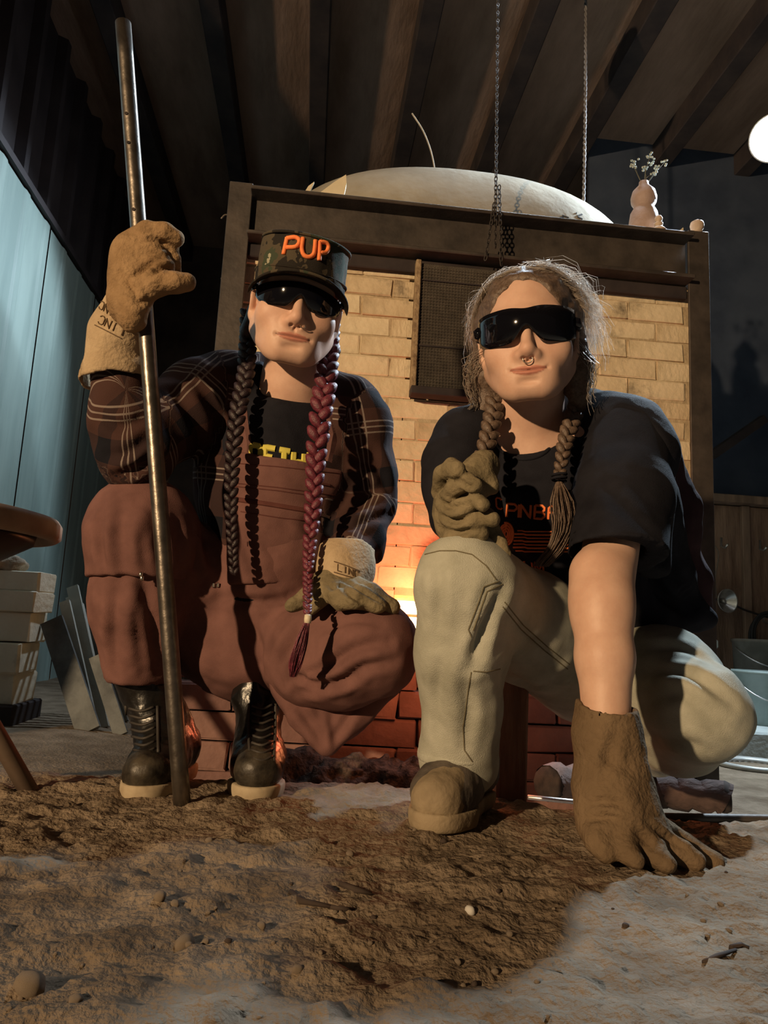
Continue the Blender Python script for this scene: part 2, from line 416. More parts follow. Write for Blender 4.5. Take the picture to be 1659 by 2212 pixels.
M_red = [brickmat('red_brick_a', (.17, .098, .085), (.26, .155, .13), .22), brickmat('red_brick_b', (.13, .075, .067), (.21, .12, .105), .25)]
M_mort = mat('clay_mortar', (.42, .32, .20), (.54, .43, .28), .95, scale=14, bump=.6, bscale=50)
def brickmesh(seed, m, irr=.0035):
    bm = bmesh.new(); bmesh.ops.create_cube(bm, size=1)
    for v in bm.verts: v.co = Vector((v.co.x*.223, v.co.y*.11, v.co.z*.072))
    bmesh.ops.bevel(bm, geom=bm.edges[:], offset=.004, segments=1, affect='EDGES'); rnd = random.Random(seed)
    for v in bm.verts: v.co += Vector([rnd.uniform(-irr, irr) for _ in range(3)])
    me = bpy.data.meshes.new('brick'); bm.to_mesh(me); bm.free(); me.materials.append(m); return me
BM_ = [brickmesh(i, M_bk[i % 3]) for i in range(6)]; BR_ = [brickmesh(20+i, M_red[i % 2], .0045) for i in range(4)]
def brick(me, c, sx=1, rz=0, parent=kiln, ry=0, sz=1):
    o = bpy.data.objects.new('brick', me); COL.objects.link(o); o.location = c; o.scale = (sx, 1, sz); o.rotation_euler = (0, ry, rz); return adopt(o, parent)
XL, XR = -.335, 1.405; CH = .0775; rnd = random.Random(3)
fire = np.array([.365, KY, .365])
zz = -.16; row = 0
while zz < 1.74:
    x = XL - (.0 if row % 2 else .115)
    while x < XR - .02:
        a = max(x, XL); b = min(x + .229, XR); zc = zz + CH/2
        def put(a, b):
            if b - a < .03: return
            bg = BM_ if zc > .30 else BR_
            brick(bg[rnd.randrange(len(bg))], ((a+b)/2, KY + .062 + rnd.uniform(-.003, .004), zc), (b-a-.005)/.223, rnd.uniform(-.008, .008), sz=CH/.0775)
        lo_, hi_ = None, None
        if 1.165 < zc < 1.69: lo_, hi_ = .325, .66
        if .27 < zc < .43: lo_, hi_ = .30, .52
        if lo_ is not None and b > lo_ and a < hi_:
            put(a, min(b, lo_)); put(max(a, hi_), b)
        else: put(a, b)
        x += .229
    zz += CH; row += 1
mb = MB()
mb.box((-.018, KY+.068, .77), (.634, .11, 1.86)).box((.978, KY+.068, .77), (.86, .11, 1.86))
mb.build('mortar_bed', M_mort, kiln)
MB().box((.42, KY+.09, .62-.25), (.27, .02, .01)).box((.42, KY+.068, .80), (.25, .11, .72)).box((.42, KY+.068, .04), (.25, .11, .42)).build('mortar_bed', M_mort, kiln)
MB().box((.535, 3.16, .75), (1.70, .88, 1.9), bev=.01).build('kiln_body', M_mort, kiln)
# steel frame
M_st = mat('brown_steel', (.045, .038, .034), (.085, .07, .06), .55, metal=.3, scale=9, bump=.15, bscale=40, spec=.4)
def angle_post(x, s):
    m = MB().box((x, KY-.035, .87), (.085, .012, 2.10), bev=.002).box((x + s*.037, KY+.012, .87), (.012, .085, 2.10), bev=.002)
    return m.build('frame_post', M_st, kiln)
angle_post(-.350, -1); angle_post(1.421, 1)
m = MB(); zc = 1.79
m.box((.535, KY-.005, zc), (1.69, .014, .185)).box((.535, KY+.0065, 1.877), (1.69, .194, .014), bev=.003).box((.535, KY-.048, 1.703), (1.69, .085, .014), bev=.003)
m.build('frame_beam', M_st, kiln)
MB().box((.535, KY-.01, 1.665), (1.69, .03, .05), bev=.004).build('lintel_bar', M_joist, kiln)
# vaulted roof
M_dome = mat('roof_render', (.27, .235, .175), (.36, .32, .245), .85, scale=4, bump=.35, bscale=18)
v = []; f = []; nu, nv = 56, 24
for i in range(nv+1):
    a = (pi/2)*i/nv
    for j in range(nu):
        t = 2*pi*j/nu; ex = .86
        cxx = math.copysign(abs(cos(t))**ex, cos(t)); syy = math.copysign(abs(sin(t))**ex, sin(t))
        v.append((.555 + .86*cos(a)**.62*cxx, 3.14 + .50*cos(a)**.62*syy, 1.86 + .445*sin(a)))
for i in range(nv):
    for j in range(nu): f.append((i*nu+j, i*nu+(j+1) % nu, (i+1)*nu+(j+1) % nu, (i+1)*nu+j))
dome = add('domed_roof', v, f, M_dome, kiln, True)
BD = BVHTree.FromPolygons(v, f)
mb = MB()
for k in range(26):
    a = random.gauss(1222, 18); b = random.gauss(478, 9); strip(mb, BD, [(a, b), (a+random.uniform(-14, 14), b+random.uniform(-8, 8))], random.uniform(.004, .014), .002)
mb.build('soot_mark', mat('soot', (.03, .028, .026), (.06, .05, .045), .95), kiln, label='black soot smudge on the dome')
# mesh screened steel door
M_door = mat('sooty_door', (.045, .038, .032), (.10, .083, .066), .75, metal=.2, scale=10, bump=.5, bscale=240)
M_rust = mat('rusty_edge', (.20, .13, .075), (.40, .29, .17), .8, scale=30, bump=.6, bscale=80)
door = MB().box((.485, KY-.02, 1.42), (.33, .05, .50), bev=.004).build('firing_door', M_door, kiln, label='dark sooty mesh-faced steel door with rusty edge')
MB().box((.322, KY-.042, 1.425), (.020, .04, .50), bev=.003).build('door_edge', M_rust, door)
MB().box((.485, KY-.048, 1.168), (.345, .06, .030), bev=.003).build('door_sill', M_joist, door)
m = MB()
for i in range(27): m.box((.335 + .0115*i, KY-.0465, 1.42), (.0022, .002, .475))
for i in range(41): m.box((.485, KY-.0475, 1.19 + .0115*i), (.305, .002, .0022))
m.build('wire_mesh', mat('mesh_wire', (.09, .075, .06), (.14, .115, .09), .6, metal=.4, scale=10), door)
MB().box((.485, KY-.05, 1.345), (.30, .004, .006)).build('door_bar', M_joist, door)
MB().box((.485, KY-.05, 1.60), (.30, .004, .005)).build('door_bar', M_joist, door)
# firebox plinth in front of the face
PY = 2.12; ptop = .145
zz = -.165
for r in range(4):
    x = -.36 - (.06 if r % 2 else 0)
    while x < .90:
        brick(BR_[rnd.randrange(4)], (x + .1145, PY + .055 + rnd.uniform(-.006, .006) + (.012 if r == 2 else 0), zz + CH/2), .225/.223, rnd.uniform(-.012, .012)); x += .2295
    zz += CH
for i in range(6):                                  # top course, header side showing
    for j in range(4): brick(BR_[rnd.randrange(4)], (-.25 + .229*i, PY + .057+.1135*j, zz + CH/2 - .002 - (0 if j else 0)), 1, rnd.uniform(-.01, .01)) if (j > 0 or i in (2, 4, 5, 6)) else None
MB().box((.33, PY + .28, -.03), (1.30, .40, .34)).build('plinth_core', mat('ash_mortar', (.10, .055, .05), (.16, .09, .075), .95), kiln)
# firebox mouth: glowing chamber, loose stopper brick
M_fire = mat('fire_glow', (1, .55, .2), rough=1, emit=(1, .58, .24), es=12)
MB().box((.41, KY+.10, .35), (.215, .012, .145)).build('flame_bed', M_fire, kiln, label='white-hot glow inside the firebox mouth')
MB().box((.36, PY+.118, .118), (.012, .02, .03)).build('ember_slit', mat('ember_slit', (1, .7, .3), emit=(1, .72, .30), es=9), kiln)
brick(BR_[1], (.472, KY+.02, .352), .62, .05, ry=pi/2*0, sz=1.5)
light('fire_light', 'POINT', (.385, KY-.10, .42), 7.5, (1, .16, .07), .07)
light('fire_light_low', 'POINT', (.33, 1.95, .20), 1.8, (1, .28, .10), .06)

# ------------------------------------------------------------------ things on the kiln top
M_clay = mat('pink_clay', (.33, .235, .20), (.42, .31, .27), .6, scale=20, bump=.2, bscale=90)
M_pale = mat('pale_clay', (.48, .36, .27), (.58, .45, .34), .7, scale=25, bump=.3, bscale=90)
vx, vy = float(px(1391, 515, 2.640)[0]), 2.640; zt = 1.8832
vase = thing('bottle_vase', (vx, vy, zt), 'pinkish lumpy clay bottle vase holding dried flowers on kiln beam', 'vase')
prof = [(.045, 0), (.066, .002), (.070, .03), (.066, .10), (.060, .135), (.046, .158), (.044, .165), (.056, .185), (.058, .205), (.050, .232), (.030, .252), (.022, .262), (.021, .275), (.016, .276), (.014, .24)]
prof = [(r*.88, z) for r, z in prof]
MB().lathe(prof, (vx, vy, zt), 28).build('vase_body', M_clay, vase, True)
M_stem = mat('dry_stem', (.14, .13, .09), (.22, .2, .14), .9); M_flw = mat('dry_flower', (.30, .32, .27), (.46, .48, .42), .9, scale=60)
for tx, ty in ((1372, 352), (1404, 338), (1434, 352), (1413, 372), (1392, 362), (1422, 362), (1370, 362), (1407, 350)):
    e = Vector(px(tx, ty, vy + random.uniform(-.02, .02))); s0 = Vector((vx, vy, zt+.25))
    st = MB().tube([s0, lerp(s0, e, .5) + Vector((random.uniform(-.01, .01), 0, .01)), e], [.0012, .0011, .0009], 4).build('stem', M_stem, vase)
    m = MB()
    for k in range(7):
        c = e + Vector([random.gauss(0, .006) for _ in range(3)]); m.lathe([(.0005, -.005), (.0045, -.002), (.005, .002), (.0005, .005)], c, 6)
    m.build('flower_head', M_flw, st, True)
def finial(loc, prof, label, sc=1, hang=None):
    o = MB().lathe([(r*sc, z*sc) for r, z in prof], loc, 24).build('turned_finial', M_pale, None, True); return solo(o, label, 'ornament')
finial((float(px(1423, 520, 2.534)[0]), 2.534, 1.8832), [(.034, 0), (.035, .004), (.024, .016), (.014, .026), (.019, .033), (.020, .040), (.013, .046), (.012, .049), (.017, .056), (.018, .066), (.012, .076), (.002, .079)], 'small pale turned clay finial in front of the vase foot', .84)
finial((1.421, KY-.030, 1.918), [(.020, 0), (.019, .008), (.025, .018), (.027, .030), (.024, .042), (.012, .050), (.002, .052)], 'pale round clay knob on top of steel post')
M_shard = mat('cream_shard', (.60, .52, .36), (.72, .63, .46), .7, scale=12)
def shard(pts, Y, th, label, m=M_shard):
    a = [Vector(px(x, y, Y)) for x, y in pts]; dz = 1.8815 - min(p.z for p in a); a = [p + Vector((0, 0, dz)) for p in a]; n = len(a); b = [p + Vector((0, th, 0)) for p in a]
    o = add('clay_shard', a + b, [tuple(range(n))[::-1], tuple(range(n, 2*n))] + [(i, (i+1) % n, n+(i+1) % n, n+i) for i in range(n)], m); return solo(o, label, 'shard')
shard([(690, 440), (722, 416), (746, 401), (747, 420), (741, 448), (700, 446)], 2.525, .03, 'cream triangular clay shard standing on the beam before the dome')
shard([(656, 441), (664, 428), (677, 418), (672, 430), (666, 443)], 2.522, .012, 'thin pointed white sliver standing on beam end')
shard([(1466, 527), (1469, 521), (1476, 515), (1477, 520), (1472, 529)], 2.53, .012, 'tiny pale chip wedged against the corner post')
M_bent = mat('old_wire', (.16, .13, .10), (.22, .18, .15), .6, metal=.3)
for y, nm in ((462, 'bent wire tie sticking out high on the post'), (592, 'bent wire tie sticking out low on the post')):
    q = [px(510, y+8, KY), px(488, y+2, KY-.01), px(478, y+10, KY-.02)]; solo(MB().tube(spline(q, 8), .003, 6).build('wire_tie', M_bent, None, True), nm, 'wire')
# chain over the dome, rope, bent wire
M_chain = mat('chain_steel', (.035, .03, .028), (.07, .06, .055), .75, metal=.3)
def chain(nm, p0, p1, label, link=.024, r=.0022, wd=.006):
    a, b = Vector(p0), Vector(p1); L = (b-a).length; n = int(L/(link*.74)); d = (b-a).normalized(); u = d.orthogonal().normalized(); v2 = d.cross(u)
    th = thing(nm, b, label, 'chain'); me = []
    for par in (0, 1):
        s, t = (u, v2) if par else (v2, u); pts = []
        for q in range(13):
            an = 2*pi*q/12; pts.append(d*(link*.5*cos(an)) + s*(wd*sin(an)))
        m = MB().tube(pts, r, 5, False); k = bpy.data.meshes.new('chain_link'); k.from_pydata(m.v, [], m.f); k.materials.append(M_chain); me.append(k)
    for i in range(n):
        o = bpy.data.objects.new('chain_link', me[i % 2]); COL.objects.link(o); o.location = a + d*(link*.74*(i+.5)); adopt(o, th)
    return th
chain('hoist_chain', (.565, 2.50, 3.47), (.598, 2.50, 1.72), 'dark hoist chain hanging over front of dome to door')
chain('hoist_chain', (.606, 2.50, 1.98), (.622, 2.50, 1.66), 'short doubled chain hooked on the door beside the hoist chain')
chain('hoist_chain', (.5885, 2.497, 1.905), (.560, 2.50, 1.66), 'short slanting chain hooked left of the hoist chain')
rp_ = []
for i in range(160):
    t = i/159; rp_.append(Vector((1.10 + .004*sin(t*3), 2.95, lerp(3.47, 2.216, t))))
m = MB()
for s in (0, pi): m.tube([p + Vector((cos(i*.9+s)*.004, sin(i*.9+s)*.004, 0)) for i, p in enumerate(rp_)], .0042, 5)
solo(m.build('hanging_rope', mat('rope_grey', (.13, .12, .12), (.2, .19, .19), .9), None, True), 'thin grey twisted rope hanging from ceiling behind dome', 'rope')
q = [px(890, 245, 2.95), px(915, 285, 2.95), px(933, 335, 2.95), px(944, 400, 2.95)]
solo(MB().tube(spline(q, 16), .0035, 6).build('bent_rod', mat('pale_wire', (.36, .31, .25), (.44, .38, .3), .6), None, True), 'thin bent pale wire rising from the dome crown', 'wire')

# ------------------------------------------------------------------ hanging LED lamp
lx = Vector(px(1672, 298, 3.1)); lamp = thing('shop_lamp', lx, 'round bright white shop lamp hanging at the right', 'lamp')
def fit_lamp(lamp, lx, ldir, energy, spot, blend, fix=None):
    ldir = Vector(ldir).normalized(); Mx = (-ldir).to_track_quat('Z', 'Y').to_matrix()
    MB().lathe([(.02, .12), (.04, .115), (.055, .055), (.110, .006), (.114, .0), (.108, .0), (.10, .01), (.02, .02)], lx, 32, Mx).build('lamp_shade', mat('white_shade', (.5, .5, .5), rough=.4), lamp, True)
    MB().lathe([(.002, -.012), (.06, -.010), (.107, .0), (.105, .006), (.002, .008)], lx, 32, Mx).build('lamp_diffuser', mat('led_glow', (1, 1, 1), emit=(.86, .93, 1), es=30), lamp, True)
    MB().tube([lx - ldir*.115, Vector(fix or (lx.x - ldir.x*.14, lx.y - ldir.y*.14, 3.49))], .006 if not fix else .012, 6).build('lamp_cord' if not fix else 'lamp_bracket', M_joist, lamp)
    light('shop_lamp_light', 'SPOT', lx + ldir*.03, energy, (.70, .86, 1), .07, lx + ldir, spot, blend)
fit_lamp(lamp, lx, (-.44, -.62, -.65), 720, 140, .4)
l2 = Vector((.96, 2.80, 3.30)); lamp2 = thing('shop_lamp', l2, 'white shop lamp hanging from joist above the kiln front', 'lamp')
fit_lamp(lamp2, l2, (-.28, -.74, -.60), 125, 112, .4)
l3 = Vector((-.245, 4.1, 2.55)); wall_fill_lamp = thing('shop_lamp', l3, 'unseen shop lamp added behind the kiln to light the teal wall', 'lamp')  # out of sight, added only to brighten the teal wall
fit_lamp(wall_fill_lamp, l3, (-.72, -.38, -.58), 135, 96, .5, (-.05, 3.58, 1.66))

# ------------------------------------------------------------------ right background things
M_alu = mat('aluminium', (.45, .44, .42), (.58, .57, .55), .35, metal=.85, scale=40)
c = Vector(px(1571, 1298, 4.186)); Mr = Matrix.Rotation(pi/2, 3, 'X') @ Matrix.Rotation(.2, 3, 'Y')
rf = thing('reflector_dish', c, 'shiny aluminium clamp lamp reflector hung on the board partition', 'reflector')
MB().lathe([(.004, -.052), (.02, -.05), (.03, -.03), (.055, -.015), (.066, .004), (.071, .008), (.071, .002), (.058, -.022), (.03, -.045), (.02, -.058), (.004, -.06)], c, 32, Mr).build('dish', M_alu, rf, True)
MB().lathe([(.002, -.055), (.012, -.05), (.014, -.025), (.008, -.018), (.002, -.017)], c, 16, Mr).build('socket', M_alu, rf, True)
q = [px(1520, 1290, 4.24), px(1571, 1300, 4.25), px(1610, 1318, 4.25), px(1680, 1340, 4.25)]; solo(MB().tube(spline(q, 20), .006, 6).build('power_cable', M_joist, None, True), 'dark cable strung behind the reflector along the boards', 'cable')
q = [px(1535, 1170, 4.25), px(1552, 1195, 4.25), px(1545, 1250, 4.25), px(1548, 1290, 4.25)]; solo(MB().tube(spline(q, 20), .004, 6).build('power_cable', M_bent, None, True), 'thin pale cable drooping beside the kiln post', 'cable')
for xx, yy in ((1558, 1172), (1642, 1178), (1650, 1335)):
    q = [px(xx, yy-10, 4.26), px(xx, yy+8, 4.24), px(xx+8, yy+11, 4.2), px(xx+14, yy+4, 4.17)]; solo(MB().tube(q, .007, 6).build('wall_hook', M_alu, None, True), 'small metal hook screwed to a partition batten', 'hook', 'hooks on the board partition')
c = Vector(px(1663, 1375, 4.18)); hose = thing('hose_coil', c, 'coiled black hose hanging on the board partition', 'hose')
for k in range(7):
    r = .095 + .008*(k % 4); o = Vector((random.uniform(-.008, .008), .012*(k % 3), random.uniform(-.012, .012)))
    MB().tube([c + o + Vector((r*cos(t)*.95, 0, r*sin(t)*1.2)) for t in np.linspace(0, 2*pi, 33)], .0085, 6, False).build('hose_loop', mat('black_rubber', (.018, .018, .02), (.03, .03, .032), .5), hose, True)
m = Vector(px(1520, 1390, 4.0)); solo(MB().box(m, (.10, .06, .26), bev=.012).box(m + Vector((.03, -.04, .0)), (.05, .05, .05), bev=.01).build('wall_switch', mat('pale_grey', (.4, .42, .38), (.5, .52, .47), .6), None), 'pale grey box fixed low on the partition', 'box')
M_con = mat('concrete', (.30, .33, .32), (.42, .45, .43), .9, scale=5, bump=.4, bscale=40)
slab = MB().box((2.95, 3.72, -.115), (2.6, .98, .13), bev=.01).build('floor_slab', M_con); setp(slab, 'pale concrete slab along the partition', None, None, 'structure')
def bucket(p, r0, r1, h, m, name, label, cat, lid=False):
    t = thing(name, p, label, cat)
    MB().lathe([(r0, 0), (r0+.004, .005), (r1, h-.02), (r1+.008, h-.018), (r1+.008, h), (r1, h), (r0, .02), (.002, .018)] if not lid else [(r0, 0), (r1, h-.03), (r1+.01, h-.03), (r1+.01, h), (.002, h+.005)], p, 32).build('bucket_body', m, t, True)
    q = [Vector(p) + Vector((r1*1.01*cos(a), -.03*sin(a)-r1*.9*sin(a), h-.05-.10*sin(a))) for a in np.linspace(0, pi, 15)]; MB().tube(q, .004, 6).build('bucket_handle', M_alu, t, True)
bucket((2.30, 3.60, -.05), .12, .14, .26, mat('sea_green_pail', (.25, .31, .29), (.33, .40, .38), .5), 'plastic_bucket', 'grey-green bucket on the concrete slab', 'bucket')
bucket((2.52, 3.95, -.05), .13, .15, .42, mat('weathered_bin', (.12, .11, .09), (.2, .185, .16), .7), 'storage_bin', 'brown weathered bin against the board partition', 'bin')
solo(MB().lathe([(.15, 0), (.158, .012), (.15, .024), (.128, .02), (.122, .01), (.128, 0)], (1.86, 2.98, fz(1.86, 2.98)-.004), 32).build('steel_ring', mat('ring_steel', (.36, .36, .34), (.5, .5, .47), .5, metal=.3), None, True), 'pale round metal ring lying on the ground', 'ring')
# logs and rod on the ground
M_bark = mat('charred_bark', (.04, .028, .026), (.10, .065, .055), .9, scale=18, bump=1, bscale=40, stretch=(.4, 1, 1)); M_end = mat('log_end', (.02, .016, .015), (.05, .036, .03), .9, scale=30)
def log(a, b, r, label, m=M_bark):
    a, b = Vector(a), Vector(b); t = thing('firewood_log', (a+b)/2, label, 'log'); n = 9; pts = [lerp(a, b, i/n) + Vector((0, 0, .006*sin(i*1.9))) for i in range(n+1)]
    MB().tube(pts, [r*(1 + .07*sin(i*2.3)) for i in range(n+1)], 12, False).build('bark', m, t, True)
    for p, d in ((a, a-b), (b, b-a)):
        Mq = d.to_track_quat('Z', 'Y').to_matrix(); MB().lathe([(r*.97, -.012), (r*1.0, .0), (r*.88, .010), (.001, .012)], p, 12, Mq).build('cut_end', M_end, t, True)
log(px(1430, 1712, 1.92), px(1568, 1722, 1.86), .040, 'short charred round log lying right of the gloved hand')
log(px(1185, 1692, 1.86), px(1330, 1690, 2.03), .044, 'pale sided log with black end behind the timber post', mat('pale_bark', (.13, .085, .07), (.22, .15, .125), .9, scale=14, bump=.8, bscale=40))
a = G0 = Vector((px(1420, 1772, 1.42))); b = Vector(px(1700, 1812, 1.42)); a.z = fz(a.x, a.y)+.006; b.z = fz(b.x, b.y)+.006
solo(MB().tube([lerp(a, b, i/8) for i in range(9)], .009, 8).build('iron_rod', M_st, None, True), 'thin dark iron rod lying on the ash by the gloved hand', 'rod')
a = Vector(px(1140, 1722, 1.75)); b = Vector(px(1300, 1738, 1.75)); solo(MB().tube([a, b], .006, 6).build('iron_rod', M_alu, None, True), 'thin bright rod lying before the black ended log', 'rod')
# upright timber between the legs of the crouching figure
M_tim = mat('worn_timber', (.15, .085, .06), (.25, .15, .105), .85, scale=9, bump=.7, bscale=30, stretch=(4, 4, .6))
p = Vector(px(1105, 1752, 1.50)); solo(MB().box((p.x, 1.53, .0775), (.062, .062, .295), bev=.005).build('timber_post', M_tim), 'square upright timber standing behind the tan boot', 'post')

hp = SDF(.008)
for i_ in range(8): hp.ell((-.04 + .065*i_, 2.04 + .02*sin(i_*2.1), -.095 + .012*cos(i_*1.7)), (.07, .055, .075 + .015*sin(i_*1.3)), .03)
solo(hp.build('cinder_heap', mat('cinders', (.018, .014, .013), (.10, .075, .06), .95, scale=45, bump=1, bscale=80), None, lambda p: .020*fbm(p, 28, 5, 3)), 'dark heap of cinders at the foot of the red bricks', 'heap')
# ------------------------------------------------------------------ left background things
M_white = brickmat('white_firebrick', (.66, .60, .47), (.78, .73, .60), .12)
BW = [brickmesh(40+i, M_white, .003) for i in range(3)]
by = 3.02; bx = -1.272; bz = fz(bx, by) - .002
hs = [.114, .114, .114, .077, .077]; offs = [(-.01, .02), (.0, -.01), (.012, .015), (.03, -.005), (.028, .01)]
lab = ['bottom', 'second', 'third', 'fourth', 'top']
MB0 = MB().box((bx+.0, by+.03, bz+.035), (.46, .30, .08), bev=.006).build('pallet_block', M_joist); solo(MB0, 'dark timber block beneath the white brick stack', 'block')
z = bz + .0735
for k in range(5):
    for col in range(2):
        o = bpy.data.objects.new('fire_brick', BW[(k+col) % 3]); COL.objects.link(o)
        o.location = (bx + offs[k][0] + (.112 if col == 0 else -.123), by + offs[k][1], z + hs[k]/2); o.scale = (1, 1.9, hs[k]/.0735); o.rotation_euler = (0, 0, .02*((k*7+col*3) % 5-2))
        solo(o, f'pale fire brick, {["outer","inner"][col]} one of the {lab[k]} course in the stack', 'brick', 'stacked fire bricks')
    z += hs[k]
rk = SDF(.008); rk.ell((bx+.09, by-.02, z+.026), (.09, .075, .040), .02).ell((bx+.03, by, z+.045), (.06, .06, .036), .02).cut((bx, by, z+.0), (0, 0, -1))
solo(rk.build('broken_rock', mat('grey_rock', (.28, .23, .17), (.5, .43, .33), .95, scale=14, bump=1, bscale=40), None, lambda p: .018*fbm(p, 22, 3, 2)), 'rough broken lump resting on top of the brick stack', 'rock')
M_slab = mat('kiln_shelf', (.085, .092, .098), (.17, .185, .19), .75, scale=9, bump=.4, bscale=50)
def board(b, t, wd, th, label, m=M_slab, tw=0):
    b, t = Vector(b), Vector(t); d = (t-b).normalized(); side = Matrix.Rotation(tw, 3, 'Z') @ Vector((1, 0, 0)); side = (side - d*side.dot(d)).normalized(); nn = side.cross(d)
    v = [];
    for e in (b, t):
        for s, u in ((-1, -1), (1, -1), (1, 1), (-1, 1)): v.append(e + side*s*wd/2 + nn*u*th/2)
    o = add('kiln_shelf', v, [(3, 2, 1, 0), (4, 5, 6, 7)] + [(i, (i+1) % 4, 4+(i+1) % 4, 4+i) for i in range(4)], m); return solo(o, label, 'shelf slab', 'kiln shelf slabs leaning beside the bricks')
def bp(x, y, Y): q = Vector(px(x, y, Y)); q.z = fz(q.x, q.y)-.004; return q
LEAN = (   # base pixel, base depth, top pixel, width, thickness, label, material: one plane behind the other, leaning on the brick stack
 (192, 1583, 2.80, 112, 1340, .085, .020, 'wide dark kiln shelf slab leaning, standing foremost', M_slab),
 (201, 1582, 2.86, 140, 1300, .040, .018, 'pale edged narrow slab behind the wide dark one', M_con),
 (222, 1580, 2.92, 157, 1268, .046, .018, 'tallest pale slab leaning steeply in the row', M_con),
 (226, 1580, 2.98, 172, 1306, .032, .016, 'upright pale slab behind the tallest one', M_con),
 (262, 1588, 2.83, 207, 1418, .050, .018, 'low dark slab sloping towards the boot', M_slab),
 (262, 1586, 3.10, 200, 1345, .050, .018, 'thin slab at the back sloping behind the trouser leg', M_slab),
 (240, 1582, 3.16, 178, 1322, .040, .016, 'dark narrow slab standing behind the two pale slabs', M_slab),
 (212, 1582, 3.04, 150, 1290, .030, .014, 'slim pale strip of shelf between the wider slabs', M_con))
for x0, y0, Y0, x1, y1, wd, th, lb, m_ in LEAN: board(bp(x0, y0, Y0 + .10), px(x1, y1, Y0 + .10 + .16*(1580-y1)/240), wd, th, lb, m_, tw=-.12)
# round stool cut by the frame
sx, sy, sz = -.795, 1.47, .452; stool = thing('round_stool', (sx, sy, 0), 'round topped stool with thick tan rim and splayed legs', 'stool')
MB().lathe([(.002, .046), (.27, .046), (.292, .041), (.300, .030), (.300, .006), (.292, .0), (.28, -.001), (.27, .012), (.002, .012)], (sx, sy, sz), 56).build('seat', mat('tan_seat', (.23, .16, .105), (.33, .235, .16), .6, scale=12), stool, True)
MB().lathe([(.255, .012), (.25, -.01), (.10, -.10), (.055, -.125), (.002, -.125)], (sx, sy, sz), 40).build('under_cone', mat('black_iron', (.02, .018, .017), (.04, .035, .032), .35, metal=.5), stool, True)
for k, a in enumerate((-.12, 2.0, 4.0)):
    r1 = .33; e = Vector((sx + r1*cos(a), sy + r1*sin(a), 0)); e.z = fz(e.x, e.y)-.004
    MB().tube([(sx + .06*cos(a), sy + .06*sin(a), sz-.10), e], .0165, 8).build('leg', mat('brown_leg', (.10, .07, .05), (.16, .115, .085), .6), stool, True)
# ------------------------------------------------------------------ debris on the ash
M_twig = mat('dark_twig', (.035, .025, .02), (.07, .05, .04), .9)
def twig(pts, r, label):
    q = []
    for x, y in pts:
        o, d = ray(x, y); h = BFLOOR.ray_cast(o, d)[0]; q.append(h + Vector((0, 0, r*.5)))
    solo(MB().tube(q, [r, r*1.1, r*.6][:len(q)] + [r*.6]*max(0, len(q)-3), 6).build('twig', M_twig, None, True), label, 'twig')
twig([(628, 1930), (650, 1950), (715, 1962)], .0035, 'dark curved twig in front on the ash')
twig([(715, 1962), (745, 1966), (765, 1966)], .0025, 'thin straight splinter touching the curved twig')
twig([(735, 1912), (770, 1926), (803, 1934)], .0035, 'straight dark twig behind the curved one')
twig([(1520, 2082), (1550, 2068), (1590, 2054)], .0025, 'thin twig on the grey gravel')
twig([(1640-60, 2050), (1600, 2045), (1618, 2050)], .003, 'short crooked twig near the gravel edge')
M_peb = mat('pale_pebble', (.45, .42, .38), (.62, .6, .55), .8, scale=60); M_peb2 = mat('ash_clod', (.22, .17, .125), (.34, .27, .2), .95, scale=40, bump=.6, bscale=90)
pm = []
for i in range(4):
    bm = bmesh.new(); bmesh.ops.create_icosphere(bm, subdivisions=2, radius=1); rr = random.Random(i)
    for v in bm.verts: v.co = v.co*(1 + .25*float(vnoise(np.array([v.co[:]]), 1.6, i)[0])); v.co.z *= .7
    me = bpy.data.meshes.new('pebble'); bm.to_mesh(me); bm.free(); me.polygons.foreach_set('use_smooth', [True]*len(me.polygons)); pm.append(me)
def pebble(x, y, r, m, label, group=None, cat='pebble', nm='pebble'):
    o, d = ray(x, y); h = BFLOOR.ray_cast(o, d)[0]
    if h is None: return
    me = pm[(x*7+y) % 4]; ob = bpy.data.objects.new(nm, me.copy()); ob.data.materials.append(m); COL.objects.link(ob); ob.location = h + Vector((0, 0, r*.2)); ob.scale = (r, r*random.uniform(.7, 1), r); ob.rotation_euler = (0, 0, random.uniform(0, 6)); solo(ob, label, cat, group)
pebble(1016, 1970, .007, M_peb, 'small round white pebble on the ash')
pebble(345, 1940, .008, M_peb2, 'tan clod lying alone in the shaded ash', None, 'clod', 'ash_clod')
pebble(65, 2135, .014, M_peb2, 'large pale clod at the near edge of the ash', None, 'clod', 'ash_clod')
pebble(400, 2042, .011, M_peb2, 'flat pale chip among the loose gravel', None, 'chip', 'chip')
for i in range(60):
    pebble(random.randint(20, 1640), random.randint(1780, 2205), random.choice((.002, .0025, .003, .004, .006)), random.choice((M_peb2, M_peb2, M_peb2, M_twig)), 'little clod of ash scattered on the floor', 'scattered clods on the floor', 'clod', 'ash_clod')
